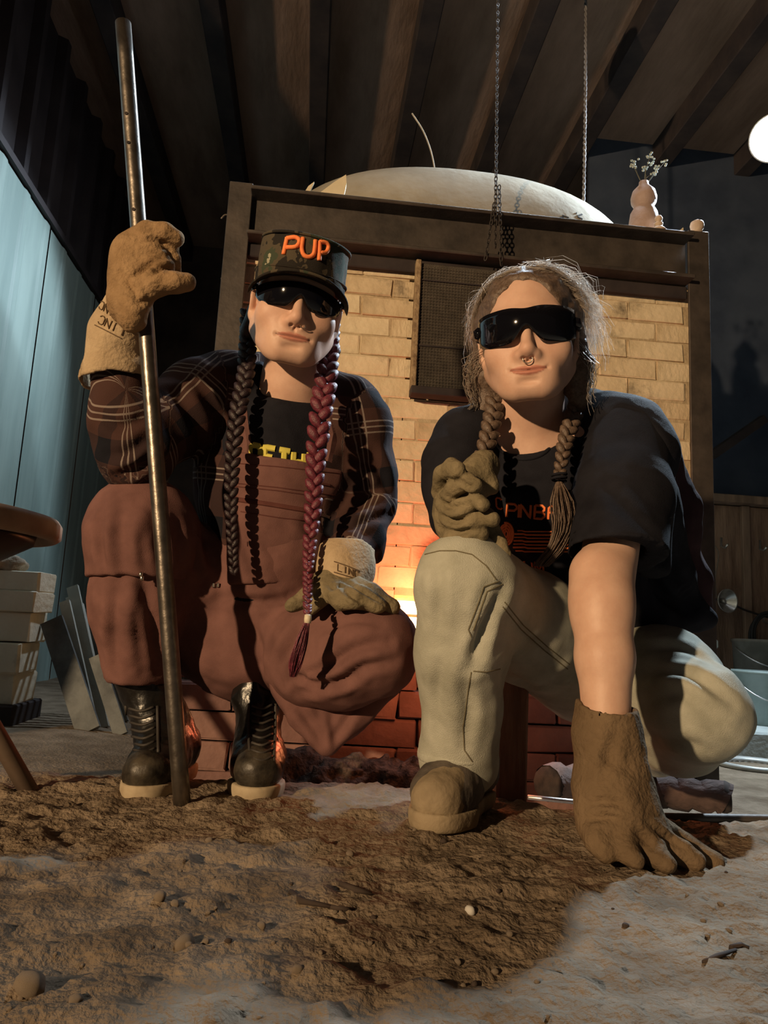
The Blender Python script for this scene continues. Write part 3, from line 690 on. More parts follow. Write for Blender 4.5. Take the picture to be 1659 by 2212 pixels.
# ================================================================== people
M_skin = mat('skin', (.56, .345, .255), (.62, .40, .30), .5, scale=30, bump=.05, bscale=250, spec=.35, attr='Col')
M_skin.node_tree.nodes['Principled BSDF'].inputs['Subsurface Weight'].default_value = .08
M_skin.node_tree.nodes['Principled BSDF'].inputs['Subsurface Radius'].default_value = (.01, .004, .002)
def cloth_mat(name, c1, c2, weave=700, bump=.25, rough=.9, sheen=.0): return mat(name, c1, c2, rough, scale=14, bump=bump, bscale=weave, spec=.12, detail=7, sheen=sheen)
M_rustc = cloth_mat('rust_canvas', (.130, .064, .057), (.185, .092, .081))
M_blk = cloth_mat('black_cotton', (.010, .010, .014), (.017, .017, .023), 500)
M_jean = cloth_mat('light_denim', (.33, .33, .27), (.46, .46, .39), 600, .35)
M_seam = cloth_mat('dark_seam', (.13, .115, .07), (.19, .165, .11))
M_rseam = cloth_mat('rust_seam', (.09, .034, .03), (.13, .05, .042))
M_glove = mat('suede_glove', (.20, .125, .065), (.32, .21, .115), .95, scale=16, bump=.5, bscale=130, spec=.08, detail=7)
M_cuff = mat('split_leather_cuff', (.34, .25, .155), (.45, .345, .225), .95, scale=14, bump=.35, bscale=150, spec=.08)
M_olive = mat('worn_leather', (.13, .105, .06), (.23, .185, .11), .8, scale=18, bump=.5, bscale=90, spec=.2)
M_brownglove = mat('brown_gauntlet', (.125, .085, .05), (.19, .132, .08), .95, scale=10, bump=.5, bscale=120, spec=.08)
M_boot = mat('black_boot_leather', (.005, .0045, .0045), (.011, .010, .009), .30, scale=12, bump=.2, bscale=60, spec=.5)
M_dusty = mat('dusty_toe', (.008, .007, .0065), (.07, .058, .042), .42, scale=22, bump=.2, bscale=60)
M_sole = mat('tan_sole', (.33, .26, .17), (.46, .38, .26), .8, scale=20)
M_tanboot = mat('tan_work_boot', (.19, .145, .09), (.30, .235, .15), .8, scale=12, bump=.3, bscale=70)
M_tanshaft = mat('dusty_boot_shaft', (.055, .046, .04), (.14, .115, .09), .75, scale=12, bump=.3, bscale=70)
M_lens = mat('black_lens', (.004, .004, .006), rough=.06, spec=.6)
M_metal = mat('bright_metal', (.7, .66, .58), rough=.25, metal=1)
M_lace = mat('lace', (.03, .027, .025), (.06, .052, .045), .6)
M_orange = mat('orange_print', (.85, .20, .06), (.92, .26, .08), .7, scale=60)
M_yellow = mat('yellow_print', (.60, .53, .09), (.68, .60, .12), .7, scale=40)
M_hairL = mat('black_red_hair', (.012, .008, .009), (.03, .014, .018), .45, scale=160, spec=.5, bump=.25, bscale=500)
M_hairM = mat('magenta_hair', (.075, .012, .022), (.17, .03, .05), .45, scale=160, spec=.5, bump=.25, bscale=500)
M_strand = mat('rim_lit_strand', (.38, .31, .25), (.55, .48, .41), .35, scale=60, spec=.6)  # silvery rim light painted in: paler than the brown hair itself
M_hairR = mat('ash_brown_hair', (.075, .048, .033), (.16, .11, .08), .45, scale=160, spec=.5, bump=.25, bscale=500)

def plaid_material():
    m = bpy.data.materials.new('plaid_flannel'); m.use_nodes = True; N = m.node_tree.nodes; L = m.node_tree.links; b = N['Principled BSDF']; b.inputs['Roughness'].default_value = .95; b.inputs['Specular IOR Level'].default_value = .1
    at = N.new('ShaderNodeAttribute'); at.attribute_name = 'puv'; sp = N.new('ShaderNodeSeparateColor'); L.new(at.outputs['Color'], sp.inputs[0])
    def M(op, a, c=None):
        n = N.new('ShaderNodeMath'); n.operation = op
        for i, q in enumerate((a, c)):
            if q is None: continue
            if hasattr(q, 'is_output'): L.new(q, n.inputs[i])
            else: n.inputs[i].default_value = q
        return n.outputs[0]
    def band(sock, per, cs, wd):
        f = M('FRACT', M('DIVIDE', sock, per)); r = None
        for c in cs:
            s = M('LESS_THAN', M('ABSOLUTE', M('SUBTRACT', f, c)), wd); r = s if r is None else M('MAXIMUM', r, s)
        return r
    lu = band(sp.outputs[0], .15, (.42, .49, .56), .010); lv = band(sp.outputs[1], .17, (.42, .49, .56), .010)
    wu = band(sp.outputs[0], .15, (.05,), .2); wv = band(sp.outputs[1], .17, (.05,), .2)
    def mix(f, a, c):
        n = N.new('ShaderNodeMix'); n.data_type = 'RGBA'; L.new(f, n.inputs[0])
        for i, q in ((6, a), (7, c)):
            if isinstance(q, tuple): n.inputs[i].default_value = (*q, 1)
            else: L.new(q, n.inputs[i])
        return n.outputs[2]
    base = mix(M('MULTIPLY', M('ADD', wu, wv), .5), (.055, .028, .024), (.010, .010, .014))
    L.new(mix(M('MULTIPLY', M('MAXIMUM', lu, lv), .6), base, (.30, .25, .22)), b.inputs['Base Color'])
    nz = N.new('ShaderNodeTexNoise'); nz.inputs['Scale'].default_value = 500; bp = N.new('ShaderNodeBump'); bp.inputs['Strength'].default_value = .25; bp.inputs['Distance'].default_value = .003
    tc = N.new('ShaderNodeTexCoord'); L.new(tc.outputs['Object'], nz.inputs['Vector']); L.new(nz.outputs['Fac'], bp.inputs['Height']); L.new(bp.outputs[0], b.inputs['Normal']); return m
M_plaid = plaid_material()
def limb_uv(segs, base):
    segs = [(np.array(px(*a)), np.array(px(*b)), r) for a, b, r in segs]
    def f(V):
        best = np.full(len(V), 1e9); U = np.zeros((len(V), 3))
        for i, (a, b, r) in enumerate(segs):
            d = b-a; L = np.linalg.norm(d); d = d/L; t = (V-a) @ d; q = V - a - np.clip(t, 0, L)[:, None]*d; dist = np.linalg.norm(q, axis=1) - r
            fr = np.array([0, -1., 0]); fr -= (fr @ d)*d; fr /= np.linalg.norm(fr); sd = np.cross(d, fr); an = np.arctan2(q @ sd, q @ fr)
            m = dist < best; best[m] = dist[m]; U[m] = np.stack([an*r + 5.02, t + 5 + base[i], t*0], 1)[m]
        return U
    return f
def wob(amp, sc, seed, st=(1, 1, 1)):
    st = np.array(st, float); return lambda p: amp*fbm(p*st, sc, seed, 3)
def camo_material():
    m = mat('camouflage', (.05, .05, .03), (.12, .11, .07), .9, scale=13, spec=.1, bump=.2, bscale=500); r = [n for n in m.node_tree.nodes if n.type == 'VALTORGB'][0].color_ramp
    r.interpolation = 'CONSTANT'; r.elements[0].position = 0; r.elements[0].color = (.022, .019, .016, 1); r.elements[1].position = .47; r.elements[1].color = (.075, .06, .04, 1)
    for p, c in ((.57, (.045, .055, .035)), (.66, (.30, .28, .20)), (.70, (.07, .058, .04))): e = r.elements.new(p); e.color = (*c, 1)
    return m
M_camo = camo_material()
rotx = lambda a: np.array(Matrix.Rotation(a, 3, 'X')); roty = lambda a: np.array(Matrix.Rotation(a, 3, 'Y')); rotz = lambda a: np.array(Matrix.Rotation(a, 3, 'Z'))

def head_sdf(h=.0019, jaw=1.0, smile=0.0):
    s = SDF(h)
    s.ell((0, .014, .036), (.0745, .094, .079), .02)
    s.ell((0, -.024, -.022), (.0655*jaw, .066, .080), .03)
    for e in (-1, 1):
        s.cone((e*.055*jaw, .002, -.055), (e*.033*jaw, -.056, -.089), .021, .0205, .03)
        s.ell((e*.043, -.060, -.036), (.025, .022, .024), .028)
        s.cone((e*.046, -.066, .020), (e*.010, -.084, .018), .010, .010, .018)
        s.ell((e*.0120, -.0945, -.0470), (.0075, .0100, .0070), .007)
        s.ell((e*.077, .012, -.012), (.009, .018, .031), .006, rot=rotz(e*.35) @ rotx(.15))
        s.ell((e*.086, .008, -.010), (.006, .010, .018), .005, 's')
        s.ell((e*.074, .004, -.036), (.007, .010, .010), .006)
    s.cone((-.018, -.074, -.098), (.018, -.074, -.098), .0175, .0175, .025)
    s.ell((0, -.077, -.070), (.040, .0185, .028), .022)
    s.cone((0, -.084, .012), (0, -.1045, -.036), .0065, .0092, .012)
    s.ell((0, -.1050, -.0415), (.0098, .0100, .0090), .008)
    s.cone((0, -.095, -.050), (0, -.1035, -.049), .0035, .0035, .004)
    for e in (-1, 1):
        s.ell((e*.031, -.094, -.001), (.019, .013, .012), .012, 's'); s.ell((e*.031, -.076, -.001), (.0135, .0135, .0125), .003)
        s.ell((e*.0068, -.1015, -.0545), (.0036, .0048, .0034), .002, 's')
    s.cone((0, -.0945, -.056), (0, -.0985, -.063), .0016, .0016, .004, 's')
    s.ell((0, -.0985, -.0895), (.014, .006, .004), .008, 's')
    return s
def lip_masks(V, smile):
    x, y, z = V.T; u = np.abs(x)/.0285; zm = -.0720 + smile*np.minimum(u, 1.1)**2; m = np.clip(1-u**2, 0, 1); fr = (y < -.068)
    tu = .0062*m**.55*(1 - .12*np.exp(-(x/.004)**2)) + 1e-6; tl = .0085*m**.7 + 1e-6; d = z - zm
    return fr, u, d, m, np.clip(d/tu, 0, 1.6)*(d >= 0), np.clip(-d/tl, 0, 1.6)*(d < 0)
def mouth(V, smile):
    fr, u, d, m, a, b = lip_masks(V, smile); V = V.copy()
    out = fr*(.0016*np.sin(pi*np.clip(a, 0, 1))*m**.4 + .0030*np.sin(pi*np.clip(b, 0, 1))*m**.4 - .0030*np.exp(-(d/.0016)**2)*(u < 1.05))
    out -= fr*.0022*np.exp(-((u-1.08)/.12)**2 - (d/.004)**2)
    V[:, 1] -= out; return V
def face_color(V, smile=0):
    c = np.ones((len(V), 3)); x, y, z = V.T; fr, u, d, m, a, b = lip_masks(V, smile)
    lip = fr*np.clip(((a > 0)*(1.05-a) + (b > 0)*(1.05-b))*6, 0, 1)*(m > .01)
    c = c*(1-lip[:, None]) + lip[:, None]*np.array([.80, .52, .50])
    ln = fr*np.exp(-(d/.0011)**2)*(u < 1.03); c = c*(1-.6*ln[:, None])
    ch = np.exp(-((np.abs(x)-.043)/.02)**2 - ((z+.035)/.022)**2)*(y < -.03)*.35 + np.exp(-(x/.016)**2 - ((z+.045)/.014)**2)*(y < -.09)*.4
    c = c*(1-ch[:, None]) + ch[:, None]*np.array([.98, .80, .76]); return c
def head_matrix(c, yaw, roll, pitch, sc): return Matrix.Translation(Vector(c)) @ Matrix.Rotation(radians(yaw), 4, 'Z') @ Matrix.Rotation(radians(roll), 4, 'Y') @ Matrix.Rotation(radians(pitch), 4, 'X') @ Matrix.Scale(sc, 4)
def loc2w(M, V): M = np.array(M); return np.asarray(V) @ M[:3, :3].T + M[:3, 3]
def body(parent, M, jaw, smile, rest):       # head at fine grid plus the rest of the figure in the same mesh
    V, Q = head_sdf(.0019, jaw, smile).mesh(None, 1); V = mouth(V, smile); col = face_color(V, smile); V = loc2w(M, V)
    V2, Q2 = rest.mesh(None, 2); allV = np.concatenate([V, V2]); allQ = np.concatenate([Q, Q2 + len(V)])
    me = quick_mesh('body', allV, allQ); set_attr(me, 'Col', np.concatenate([col, np.ones((len(V2), 3))]))
    o = add_me('body', me, M_skin, parent, True); SURF[o.name] = BVHTree.FromPolygons(allV.tolist(), allQ.tolist()); return o
def lens_mesh(name, M, m, parent, top, bot, a0, a1, n=40, rx=.080, ry=.090, y0=-.016, th=.0022, lab=None):
    vs = []; fs = []; k = 6
    for s in (0, 1):
        for i in range(n+1):
            a = lerp(a0, a1, i/n); t0, b0 = top(a), bot(a); r = 1 - s*.026
            for j in range(k+1):
                z = lerp(t0, b0, j/k); bul = 1 - .9*(z+.0)**2/.012
                vs.append((rx*r*sin(a), y0 - ry*r*cos(a)*bul, z))
    w = k+1; off = (n+1)*w
    for i in range(n):
        for j in range(k):
            a = i*w+j; fs.append((a, a+1, a+w+1, a+w)); fs.append((off+a, off+a+w, off+a+w+1, off+a+1))
    for i in range(n):
        for j in (0, k): a = i*w+j; q = (a, a+w, off+a+w, off+a); fs.append(q if j == 0 else q[::-1])
    for i in (0, n):
        for j in range(k): a = i*w+j; fs.append((a, off+a, off+a+1, a+1))
    return add(name, loc2w(M, vs), fs, m, parent, True, lab)
def braid(name, path, radii, m, parent, lobe=.85, seed=0, label=None):
    L = [0]; n = 160; P = spline(path, n)
    for a, b in zip(P, P[1:]): L.append(L[-1] + np.linalg.norm(b-a))
    rr = np.interp(np.linspace(0, 1, n+1), np.linspace(0, 1, len(radii)), radii)
    mb = MB(); s = 0; k = 0; R = random.Random(seed)
    while s < L[-1]:
        i = min(int(np.searchsorted(L, s)), n-1); p = Vector(P[i]); t = (Vector(P[min(i+1, n)]) - Vector(P[max(i-1, 0)])).normalized(); r = float(rr[i])
        fr = Vector((0, -1, 0)); fr = (fr - t*fr.dot(t)).normalized(); sd = t.cross(fr); sg = 1 if k % 2 else -1
        ax = (t*.80 - sd*sg*.62).normalized()
        q = MB(); pr = [(.001, -1.25*r), (.30*r, -1.1*r), (.62*r, -.5*r), (.66*r, .1*r), (.46*r, .75*r), (.12*r, 1.15*r), (.001, 1.2*r)]
        Mq = ax.to_track_quat('Z', 'Y').to_matrix(); mb.lathe(pr, p + sd*sg*.48*r + fr*.12*r + Vector([R.uniform(-.06, .06)*r for _ in range(3)]), 9, Mq)
        s += r*lobe; k += 1
    return mb.build(name, m, parent, True, label)
def tuft(name, pts, n, spread, m, parent, r=.0009, seed=1, label=None):
    R = random.Random(seed); mb = MB()
    for k in range(n):
        a = R.uniform(0, 2*pi); u = sqrt(R.random()); q = []
        for i, (p, sp_) in enumerate(zip(pts, spread)):
            q.append(np.array(px(*p)) + np.array([cos(a)*u*sp_, sin(a)*u*sp_*.7, 0]) + np.array([R.gauss(0, sp_*.08) for _ in range(3)]))
        mb.tube(spline(q, 9), [r]*8 + [r*.5]*2, 4, False)
    return mb.build(name, m, parent, True, label)
def cord(mb, bvh, pts, r, n=10, off=0, k=8):
    q = []
    for x, y in spline([(a, b, 0) for a, b in pts], n) if False else [(p[0], p[1]) for p in spline([(a, b, 0) for a, b in pts], n)]:
        h, nn = hit(bvh, x, y, off)
        if h is not None and (not q or (h-q[-1]).length < .08): q.append(h)
    if len(q) > 2: mb.tube(q, r, k)
def boot(parent, toe, heel, top, mleather, mtoe, msole, name='boot', r=.047, lean=0):
    t = np.array(toe); hl = np.array(heel); d = t-hl; d = d/np.linalg.norm(d); g = np.array([0, 0, 1.]); L = np.linalg.norm(t-hl)
    pt = lambda f, z: hl + d*L*f + g*z
    s = SDF(.0042)
    s.chain([pt(.12, .055), pt(.45, .058), pt(.72, .046), pt(.86, .042)], [.038, .040, r*.93, r*.84], .03).cone(pt(.16, .07), np.array(top), .047, .052, .03).cone(pt(.55, .06), np.array(top)*.6 + pt(.5, .06)*.4, .036, .040, .04)
    s.cut(pt(.5, .022), (0, 0, -1)); o = s.build(name, mleather, parent, wob(.004, 30, 4), 1)
    c = SDF(.004); c.chain([pt(.74, .046), pt(.87, .042)], [r*.98, r*.90], .02).cut(pt(.5, .022), (0, 0, -1)).cut(pt(.70, .03), -d + g*.25); c.build('toe_cap', mtoe, o, wob(.003, 26, 9), 1)
    u = SDF(.0042); u.chain([pt(.12, .016), pt(.5, .016), pt(.74, .016), pt(.87, .016)], [.044, .040, r*1.06, r*.93], .02).cut(pt(.5, .026), (0, 0, 1)).cut(pt(.5, -.004), (0, 0, -1)); u.build('sole', msole, o)
    return o

F_FL = [([(790, 965), (815, 1000), (840, 1060)], .010, .012), ([(745, 985), (790, 1000), (825, 1030)], .010, .010), ([(740, 1110), (780, 1080), (830, 1050)], .010, .010), ([(760, 1140), (800, 1120), (845, 1110)], .010, .009), ([(230, 985), (280, 975), (335, 940)], .010, .010), ([(250, 1030), (300, 1010), (350, 960)], .010, .010), ([(215, 905), (260, 920), (320, 900)], .008, .010), ([(380, 850), (420, 910), (440, 980)], .012, .014), ([(430, 830), (470, 900), (480, 990)], .010, .014), ([(720, 930), (760, 960), (790, 950)], .006, .010)]
F_OV = [([(310, 1255), (330, 1340), (345, 1450)], .012, .011), ([(250, 1260), (244, 1350), (250, 1460)], .008, .010), ([(285, 1260), (280, 1340), (290, 1450)], -.007, .010), ([(610, 1475), (690, 1450), (760, 1405), (840, 1385)], .010, .010), ([(640, 1500), (720, 1480), (790, 1440), (850, 1430)], .009, .010), ([(640, 1490), (700, 1478), (770, 1468)], .008, .009), ([(640, 1460), (670, 1475), (700, 1470)], .010, .007), ([(600, 1450), (630, 1390), (660, 1330)], .014, .014),
        ([(385, 1130), (410, 1190), (440, 1260)], .012, .013), ([(400, 1100), (440, 1170), (470, 1250)], .010, .013), ([(480, 1290), (560, 1300), (650, 1290)], .008, .010), ([(520, 1330), (560, 1400), (560, 1470)], .010, .014), ([(700, 1360), (760, 1340), (820, 1345)], .005, .010)]
F_KP = [([(262, 1090), (255, 1160), (262, 1240)], .007, .011), ([(300, 1110), (292, 1170), (300, 1240)], -.006, .010), ([(335, 1090), (340, 1160), (355, 1235)], .008, .011), ([(215, 1130), (218, 1190), (228, 1240)], .006, .010), ([(380, 1130), (390, 1180), (395, 1230)], .006, .011)]
# ------------------------------------------------------------------ person in overalls, with cap and pole
PL = thing('person', (-.1, 1.58, 0), 'person in camouflage cap, plaid shirt and rust overalls squatting with a pole', 'person')
ML = head_matrix(px(641, 660, 1.46), 7, 5, 13, 1.13)
rest = SDF(.006)
rest.chain([(641, 730, 1.50), (632, 840, 1.555), (630, 900, 1.60)], [.063, .064, .08], .03).ell((632, 900, 1.585), (.10, .062, .07), .03)
rest.chain([(620, 960, 1.61), (590, 1150, 1.64), (530, 1380, 1.68)], [.085, .09, .09], .03)
rest.chain([(630, 890, 1.60), (440, 860, 1.57), (288, 985, 1.46), (255, 800, 1.43), (266, 690, 1.385)], [.05, .04, .035, .030, .027]).chain([(640, 890, 1.60), (765, 905, 1.58), (798, 1090, 1.60), (750, 1200, 1.48)], [.05, .04, .034, .028])
rest.chain([(470, 1370, 1.66), (305, 1140, 1.485), (305, 1480, 1.565)], [.07, .05, .038]).chain([(590, 1390, 1.64), (800, 1400, 1.42), (680, 1455, 1.50)], [.07, .05, .034])
body(PL, ML, 1.02, -.0005, rest)
# eyes behind the glasses are covered; glasses
def topL(a): return .015 + .004*cos(a*2) - .003*abs(a)
def botL(a):
    x = abs(a); nose = .024*math.exp(-(x/.16)**2); return -.026 + nose + .020*max(0, (x-.75)/.55)**1.5
gl = lens_mesh('sunglasses', ML, M_lens, PL, topL, botL, -1.28, 1.28, rx=.079, ry=.088, y0=-.019, lab='black wraparound safety sunglasses')
for e in (-1, 1):
    q = loc2w(ML, [(e*.077, -.045, .008), (e*.082, -.01, .010), (e*.082, .022, .006), (e*.078, .040, -.010)]); MB().tube(q, [.006, .004, .003, .003], 6).build('temple_arm', M_lens, gl, True)
# cap
cp = SDF(.003)
for a, b, r0, r1 in (((0, .012, .045), (0, .016, .100), .083, .081),): cp.cone(a, b, r0, r1, .01, flat=((0, 1, 0), 1.14))
cp.cut((0, 0, .116), (0, -.10, 1)).cut((0, 0, .026), (0, .12, -1)); cap = cp.build('patrol_cap', M_camo, PL, lambda p: .0028*fbm(p, 26, 2, 2), 2, M=ML, label='camouflage patrol cap with orange lettering')
def capring(z, r, h, nm):
    q = [(r*sin(a), .013 - r*1.14*cos(a), z - .004*cos(a)) for a in np.linspace(0, 2*pi, 49)]; MB().tube(loc2w(ML, q), h, 6, False).build(nm, M_camo, cap, True)
capring(.110, .0808, .0032, 'top_seam'); capring(.050, .0842, .0022, 'band_seam')
vs = []; fs = []; na, nr = 40, 10
for s in (0, 1):
    for i in range(na+1):
        a = lerp(-1.30, 1.30, i/na)
        for j in range(nr+1):
            t = j/nr; ext = .070*cos(a*.98)**.75*t; zz = .036 - s*.0045 - .030*abs(sin(a))**2.2*(t*.55+.45) - .012*t + .004*t*cos(a)
            vs.append(((.081 + ext*.42)*sin(a), .012 - (.092*cos(a) + ext), zz))
wq = nr+1; of = (na+1)*wq
for i in range(na):
    for j in range(nr): a = i*wq+j; fs += [(a, a+wq, a+wq+1, a+1), (of+a, of+a+1, of+a+wq+1, of+a+wq)]
    a = i*wq+nr; fs.append((a, a+wq, of+a+wq, of+a))
add('brim', loc2w(ML, vs), fs, M_camo, cap, True)
mb = MB(); B = SURF[cap.name]
def puff(segs):
    for s in segs: cord(mb, B, s, .0045, 14, .001, 7)
puff([[(613, 550), (617, 532), (621, 514)], [(621, 515), (638, 513), (647, 520), (640, 533), (619, 535)]])
puff([[(655, 514), (652, 535), (656, 551), (667, 556), (677, 550), (680, 535), (681, 519)]])
puff([[(689, 563), (690, 545), (690, 522)], [(690, 523), (703, 524), (709, 533), (704, 545), (691, 546)]])
mb.build('cap_lettering', M_orange, cap, True, 'orange raised letters PUP')
# hair, braids
hl = SDF(.004); hl.ell((0, .028, .02), (.081, .088, .070), .02).ell((0, .06, -.03), (.07, .05, .06), .03).ell((0, -.075, -.02), (.095, .072, .13), .008, 's')
for e in (-1, 1): hl.cone((e*.068, .035, -.02), (e*.082, .035, -.06), .018, .014, .02)
hl.build('hair', M_hairL, PL, lambda p: .003*fbm(p*np.array([1, 1, .3]), 60, 3, 2), 1, M=ML)
braid('braid', [px(537, 668, 1.545), px(536, 740, 1.52), px(530, 810, 1.475), px(512, 900, 1.438), px(502, 1000, 1.432), px(500, 1100, 1.435), (px(506, 1240, 1.437))], [.013, .0145, .014, .013, .012, .010, .007], M_hairL, PL, seed=1, label='long black braid')
bd = braid('braid', [px(722, 665, 1.545), px(714, 745, 1.50), px(704, 820, 1.455), px(692, 900, 1.43), px(682, 1000, 1.425), px(676, 1100, 1.415), px(667, 1200, 1.385), px(664, 1330, 1.30)], [.011, .014, .018, .0175, .0155, .013, .009, .0055], M_hairM, PL, seed=2, label='long dark magenta braid')
c = px(665, 1337, 1.298); MB().lathe([(.003, -.008), (.006, -.007), (.0065, 0), (.006, .007), (.003, .008)], c, 12).build('braid_bead', mat('cream_bead', (.62, .55, .42), rough=.5), bd, True)
tuft('hair_tail', [(664, 1342, 1.298), (652, 1385, 1.292), (640, 1430, 1.30), (632, 1462, 1.31)], 45, [.004, .012, .013, .006], M_hairM, bd, .0011, 3)
# black t-shirt
ts = SDF(.0055); ts.ell((608, 1010, 1.60), (.150, .110, .17), .03).cone((608, 960, 1.60), (560, 1280, 1.64), .125, .130, .03)
ts.cone((430, 865, 1.58), (560, 845, 1.59), .055, .056, .03).cone((560, 845, 1.59), (640, 845, 1.59), .056, .06, .03).cone((640, 848, 1.59), (770, 905, 1.585), .06, .055, .03)
ts.ell((631, 822, 1.515), (.074, .085, .052), .008, 's'); ts.ell((634, 780, 1.55), (.066, .08, .08), .008, 's')
tsh = ts.build('t_shirt', M_blk, PL, wob(.004, 14, 5), 2)
mb = MB(); q = [(551, 795), (558, 818), (578, 845), (605, 862), (632, 867), (658, 860), (680, 842), (693, 818), (697, 800)]
cord(mb, SURF[tsh.name], q, .0045, 30, .0); mb.build('neck_band', M_blk, tsh, True)
letters('shirt_print', 'OFTHE', SURF[tsh.name], (541, 960), (5.6, 1.0), (-.4, 6.6), M_yellow, tsh, .0125, 1.6, .0022, label='yellow block lettering')
# plaid flannel
fl = SDF(.006)
fl.ell((602, 1020, 1.615), (.185, .118, .20), .03).cone((590, 1100, 1.62), (560, 1260, 1.66), .15, .14, .03)
fl.chain([(425, 862, 1.57), (490, 832, 1.59), (560, 815, 1.605)], [.078, .066, .056], .035).chain([(690, 830, 1.60), (745, 880, 1.59), (772, 925, 1.585)], [.052, .066, .074], .035)
fl.chain([(425, 862, 1.57), (355, 915, 1.52), (292, 980, 1.455)], [.080, .074, .068], .03).chain([(292, 980, 1.455), (266, 905, 1.44), (254, 790, 1.43)], [.068, .061, .046], .03)
fl.chain([(772, 925, 1.585), (792, 1010, 1.60), (800, 1092, 1.60)], [.072, .060, .052], .03).chain([(800, 1092, 1.60), (775, 1160, 1.53), (752, 1205, 1.48)], [.050, .048, .050], .03)
fl.cone((800, 1140, 1.56), (815, 1205, 1.53), .03, .012, .02)
fl.chain([(618, 840, 1.44), (600, 1000, 1.40), (590, 1300, 1.42)], [.088, .135, .15], .006, 's')
fl.ell((634, 770, 1.54), (.082, .085, .085), .008, 's')
uvf = limb_uv([((425, 862, 1.57), (292, 980, 1.455), .07), ((292, 980, 1.455), (264, 780, 1.345), .07), ((772, 925, 1.585), (800, 1092, 1.60), .06), ((800, 1092, 1.60), (752, 1215, 1.48), .06), ((640, 820, 1.62), (560, 1260, 1.66), .15)], (0, .26, 0, .17, .1))
fls = fl.build('flannel_shirt', M_plaid, PL, wob(.006, 15, 8), 1, uv=uvf, folds=F_FL, label='dark plaid flannel shirt worn open')
# overalls
ov = SDF(.0058)
ov.cone((585, 1200, 1.63), (545, 1370, 1.67), .146, .145, .03).ell((515, 1385, 1.67), (.16, .12, .105), .04)
ov.chain([(470, 1365, 1.68), (385, 1240, 1.60), (306, 1150, 1.498)], [.100, .100, .100], .04).chain([(306, 1150, 1.498), (292, 1300, 1.505), (296, 1480, 1.545)], [.098, .080, .064], .03)
ov.chain([(600, 1390, 1.64), (700, 1400, 1.50), (802, 1398, 1.395)], [.105, .100, .083], .04).chain([(802, 1405, 1.40), (740, 1440, 1.43), (655, 1465, 1.47)], [.082, .072, .050], .03)
ov.box(px(296, 1530, 1.53), (.10, .13, .046), .004, .006, 's')
ov.cone((296, 1440, 1.535), (298, 1530, 1.56), .050, .056, .006, 's')
ova = ov.build('overalls', M_rustc, PL, lambda p: .004*fbm(p, 13, 11, 2) + .0022*fbm(p, 38, 12, 2), 1, folds=F_OV, label='rust brown canvas work overalls')
fp = SDF(.0045); fp.chain([(618, 1478, 1.50), (655, 1545, 1.475), (704, 1612, 1.455)], [.034, .022, .011], .02, flat=((0, 1, 0), .8)).chain([(835, 1470, 1.455), (775, 1545, 1.455), (716, 1614, 1.455)], [.034, .020, .011], .02, flat=((0, 1, 0), .8)).ell((718, 1530, 1.475), (.075, .022, .065), .03).ell((705, 1580, 1.470), (.03, .018, .035), .02)
fp.build('trouser_cuff', M_rustc, ova, lambda p: .004*fbm(p, 16, 17, 2) + .002*fbm(p, 45, 12, 2), 1, folds=[([(640, 1520), (668, 1560), (695, 1605)], .006, .008), ([(700, 1530), (705, 1570), (708, 1610)], -.005, .008), ([(770, 1520), (745, 1560), (722, 1600)], .006, .008)])
kp = SDF(.0045); kp.chain([(345, 1195, 1.572), (306, 1150, 1.496), (296, 1265, 1.498)], [.105, .1055, .096], .03).cut(px(300, 1243, 1.36), (.02, 0, -1)).cut(px(300, 1100, 1.565), (0, 1, .25))
kpo = kp.build('knee_patch', M_rustc, ova, wob(.004, 13, 11), 1, folds=F_KP)
bi = SDF(.0045); bi.ell((608, 1010, 1.60), (.161, .121, .181), .03).cone((608, 960, 1.60), (560, 1280, 1.64), .137, .148, .03)
bi.cut(px(610, 992, 1.48), (.10, -.2, 1)).cut(px(486, 1100, 1.50), (-1, .1, -.12)).cut(px(737, 1050, 1.50), (1, .1, -.18)).cut((0, 1.60, 0), (0, 1, 0)).cut(px(600, 1262, 1.5), (.05, 0, -1))
bib = bi.build('bib', M_rustc, ova, wob(.003, 13, 21), 1, folds=[([(500, 1110), (530, 1180), (560, 1250)], .006, .012), ([(660, 1130), (690, 1180), (680, 1240)], .006, .012), ([(560, 1180), (620, 1200), (650, 1240)], .004, .012)]); B = SURF[bib.name]
mb = MB()
for l in ([(490, 1042), (600, 1053), (725, 1070)], [(490, 1049), (600, 1060), (725, 1078)], [(500, 1000), (600, 1008), (730, 1022)], [(520, 1105), (600, 1118), (655, 1124)]): strip(mb, B, l, .0022, .0008)
mb.build('bib_stitching', M_rseam, bib)
mb = MB(); strip(mb, B, [(492, 1076), (580, 1089), (670, 1104), (700, 1110)], .010, .0015); strip(mb, B, [(535, 1170), (535, 1180)], .001); mb.build('zip', M_rseam, bib)
mb = MB(); strip(mb, B, [(690, 1110), (708, 1116)], .009, .004); mb.build('zip_pull', M_metal, bib, label='brass zip pull')
mb = MB(); strip(mb, B, [(692, 1045), (712, 1048)], .006, .0015); mb.build('bib_tag', M_rseam, bib)
for q in ([(527, 1000), (527, 960), (520, 900), (512, 850), (505, 815)], [(712, 1000), (722, 940), (712, 860)]):
    mb = MB(); strip(mb, SURF[tsh.name], q, .034, .004); mb.build('strap', M_rustc, ova)
mb = MB(); p, n = hit(SURF[ova.name], 466, 1266, .003)
for xx in (461, 471):
    p, n = hit(SURF[ova.name], xx, 1265, .003)
    if p: mb.box(p, (.005, .004, .009), bev=.001)
mb.build('side_button', M_metal, ova, label='bright side buttons')
mb = MB()
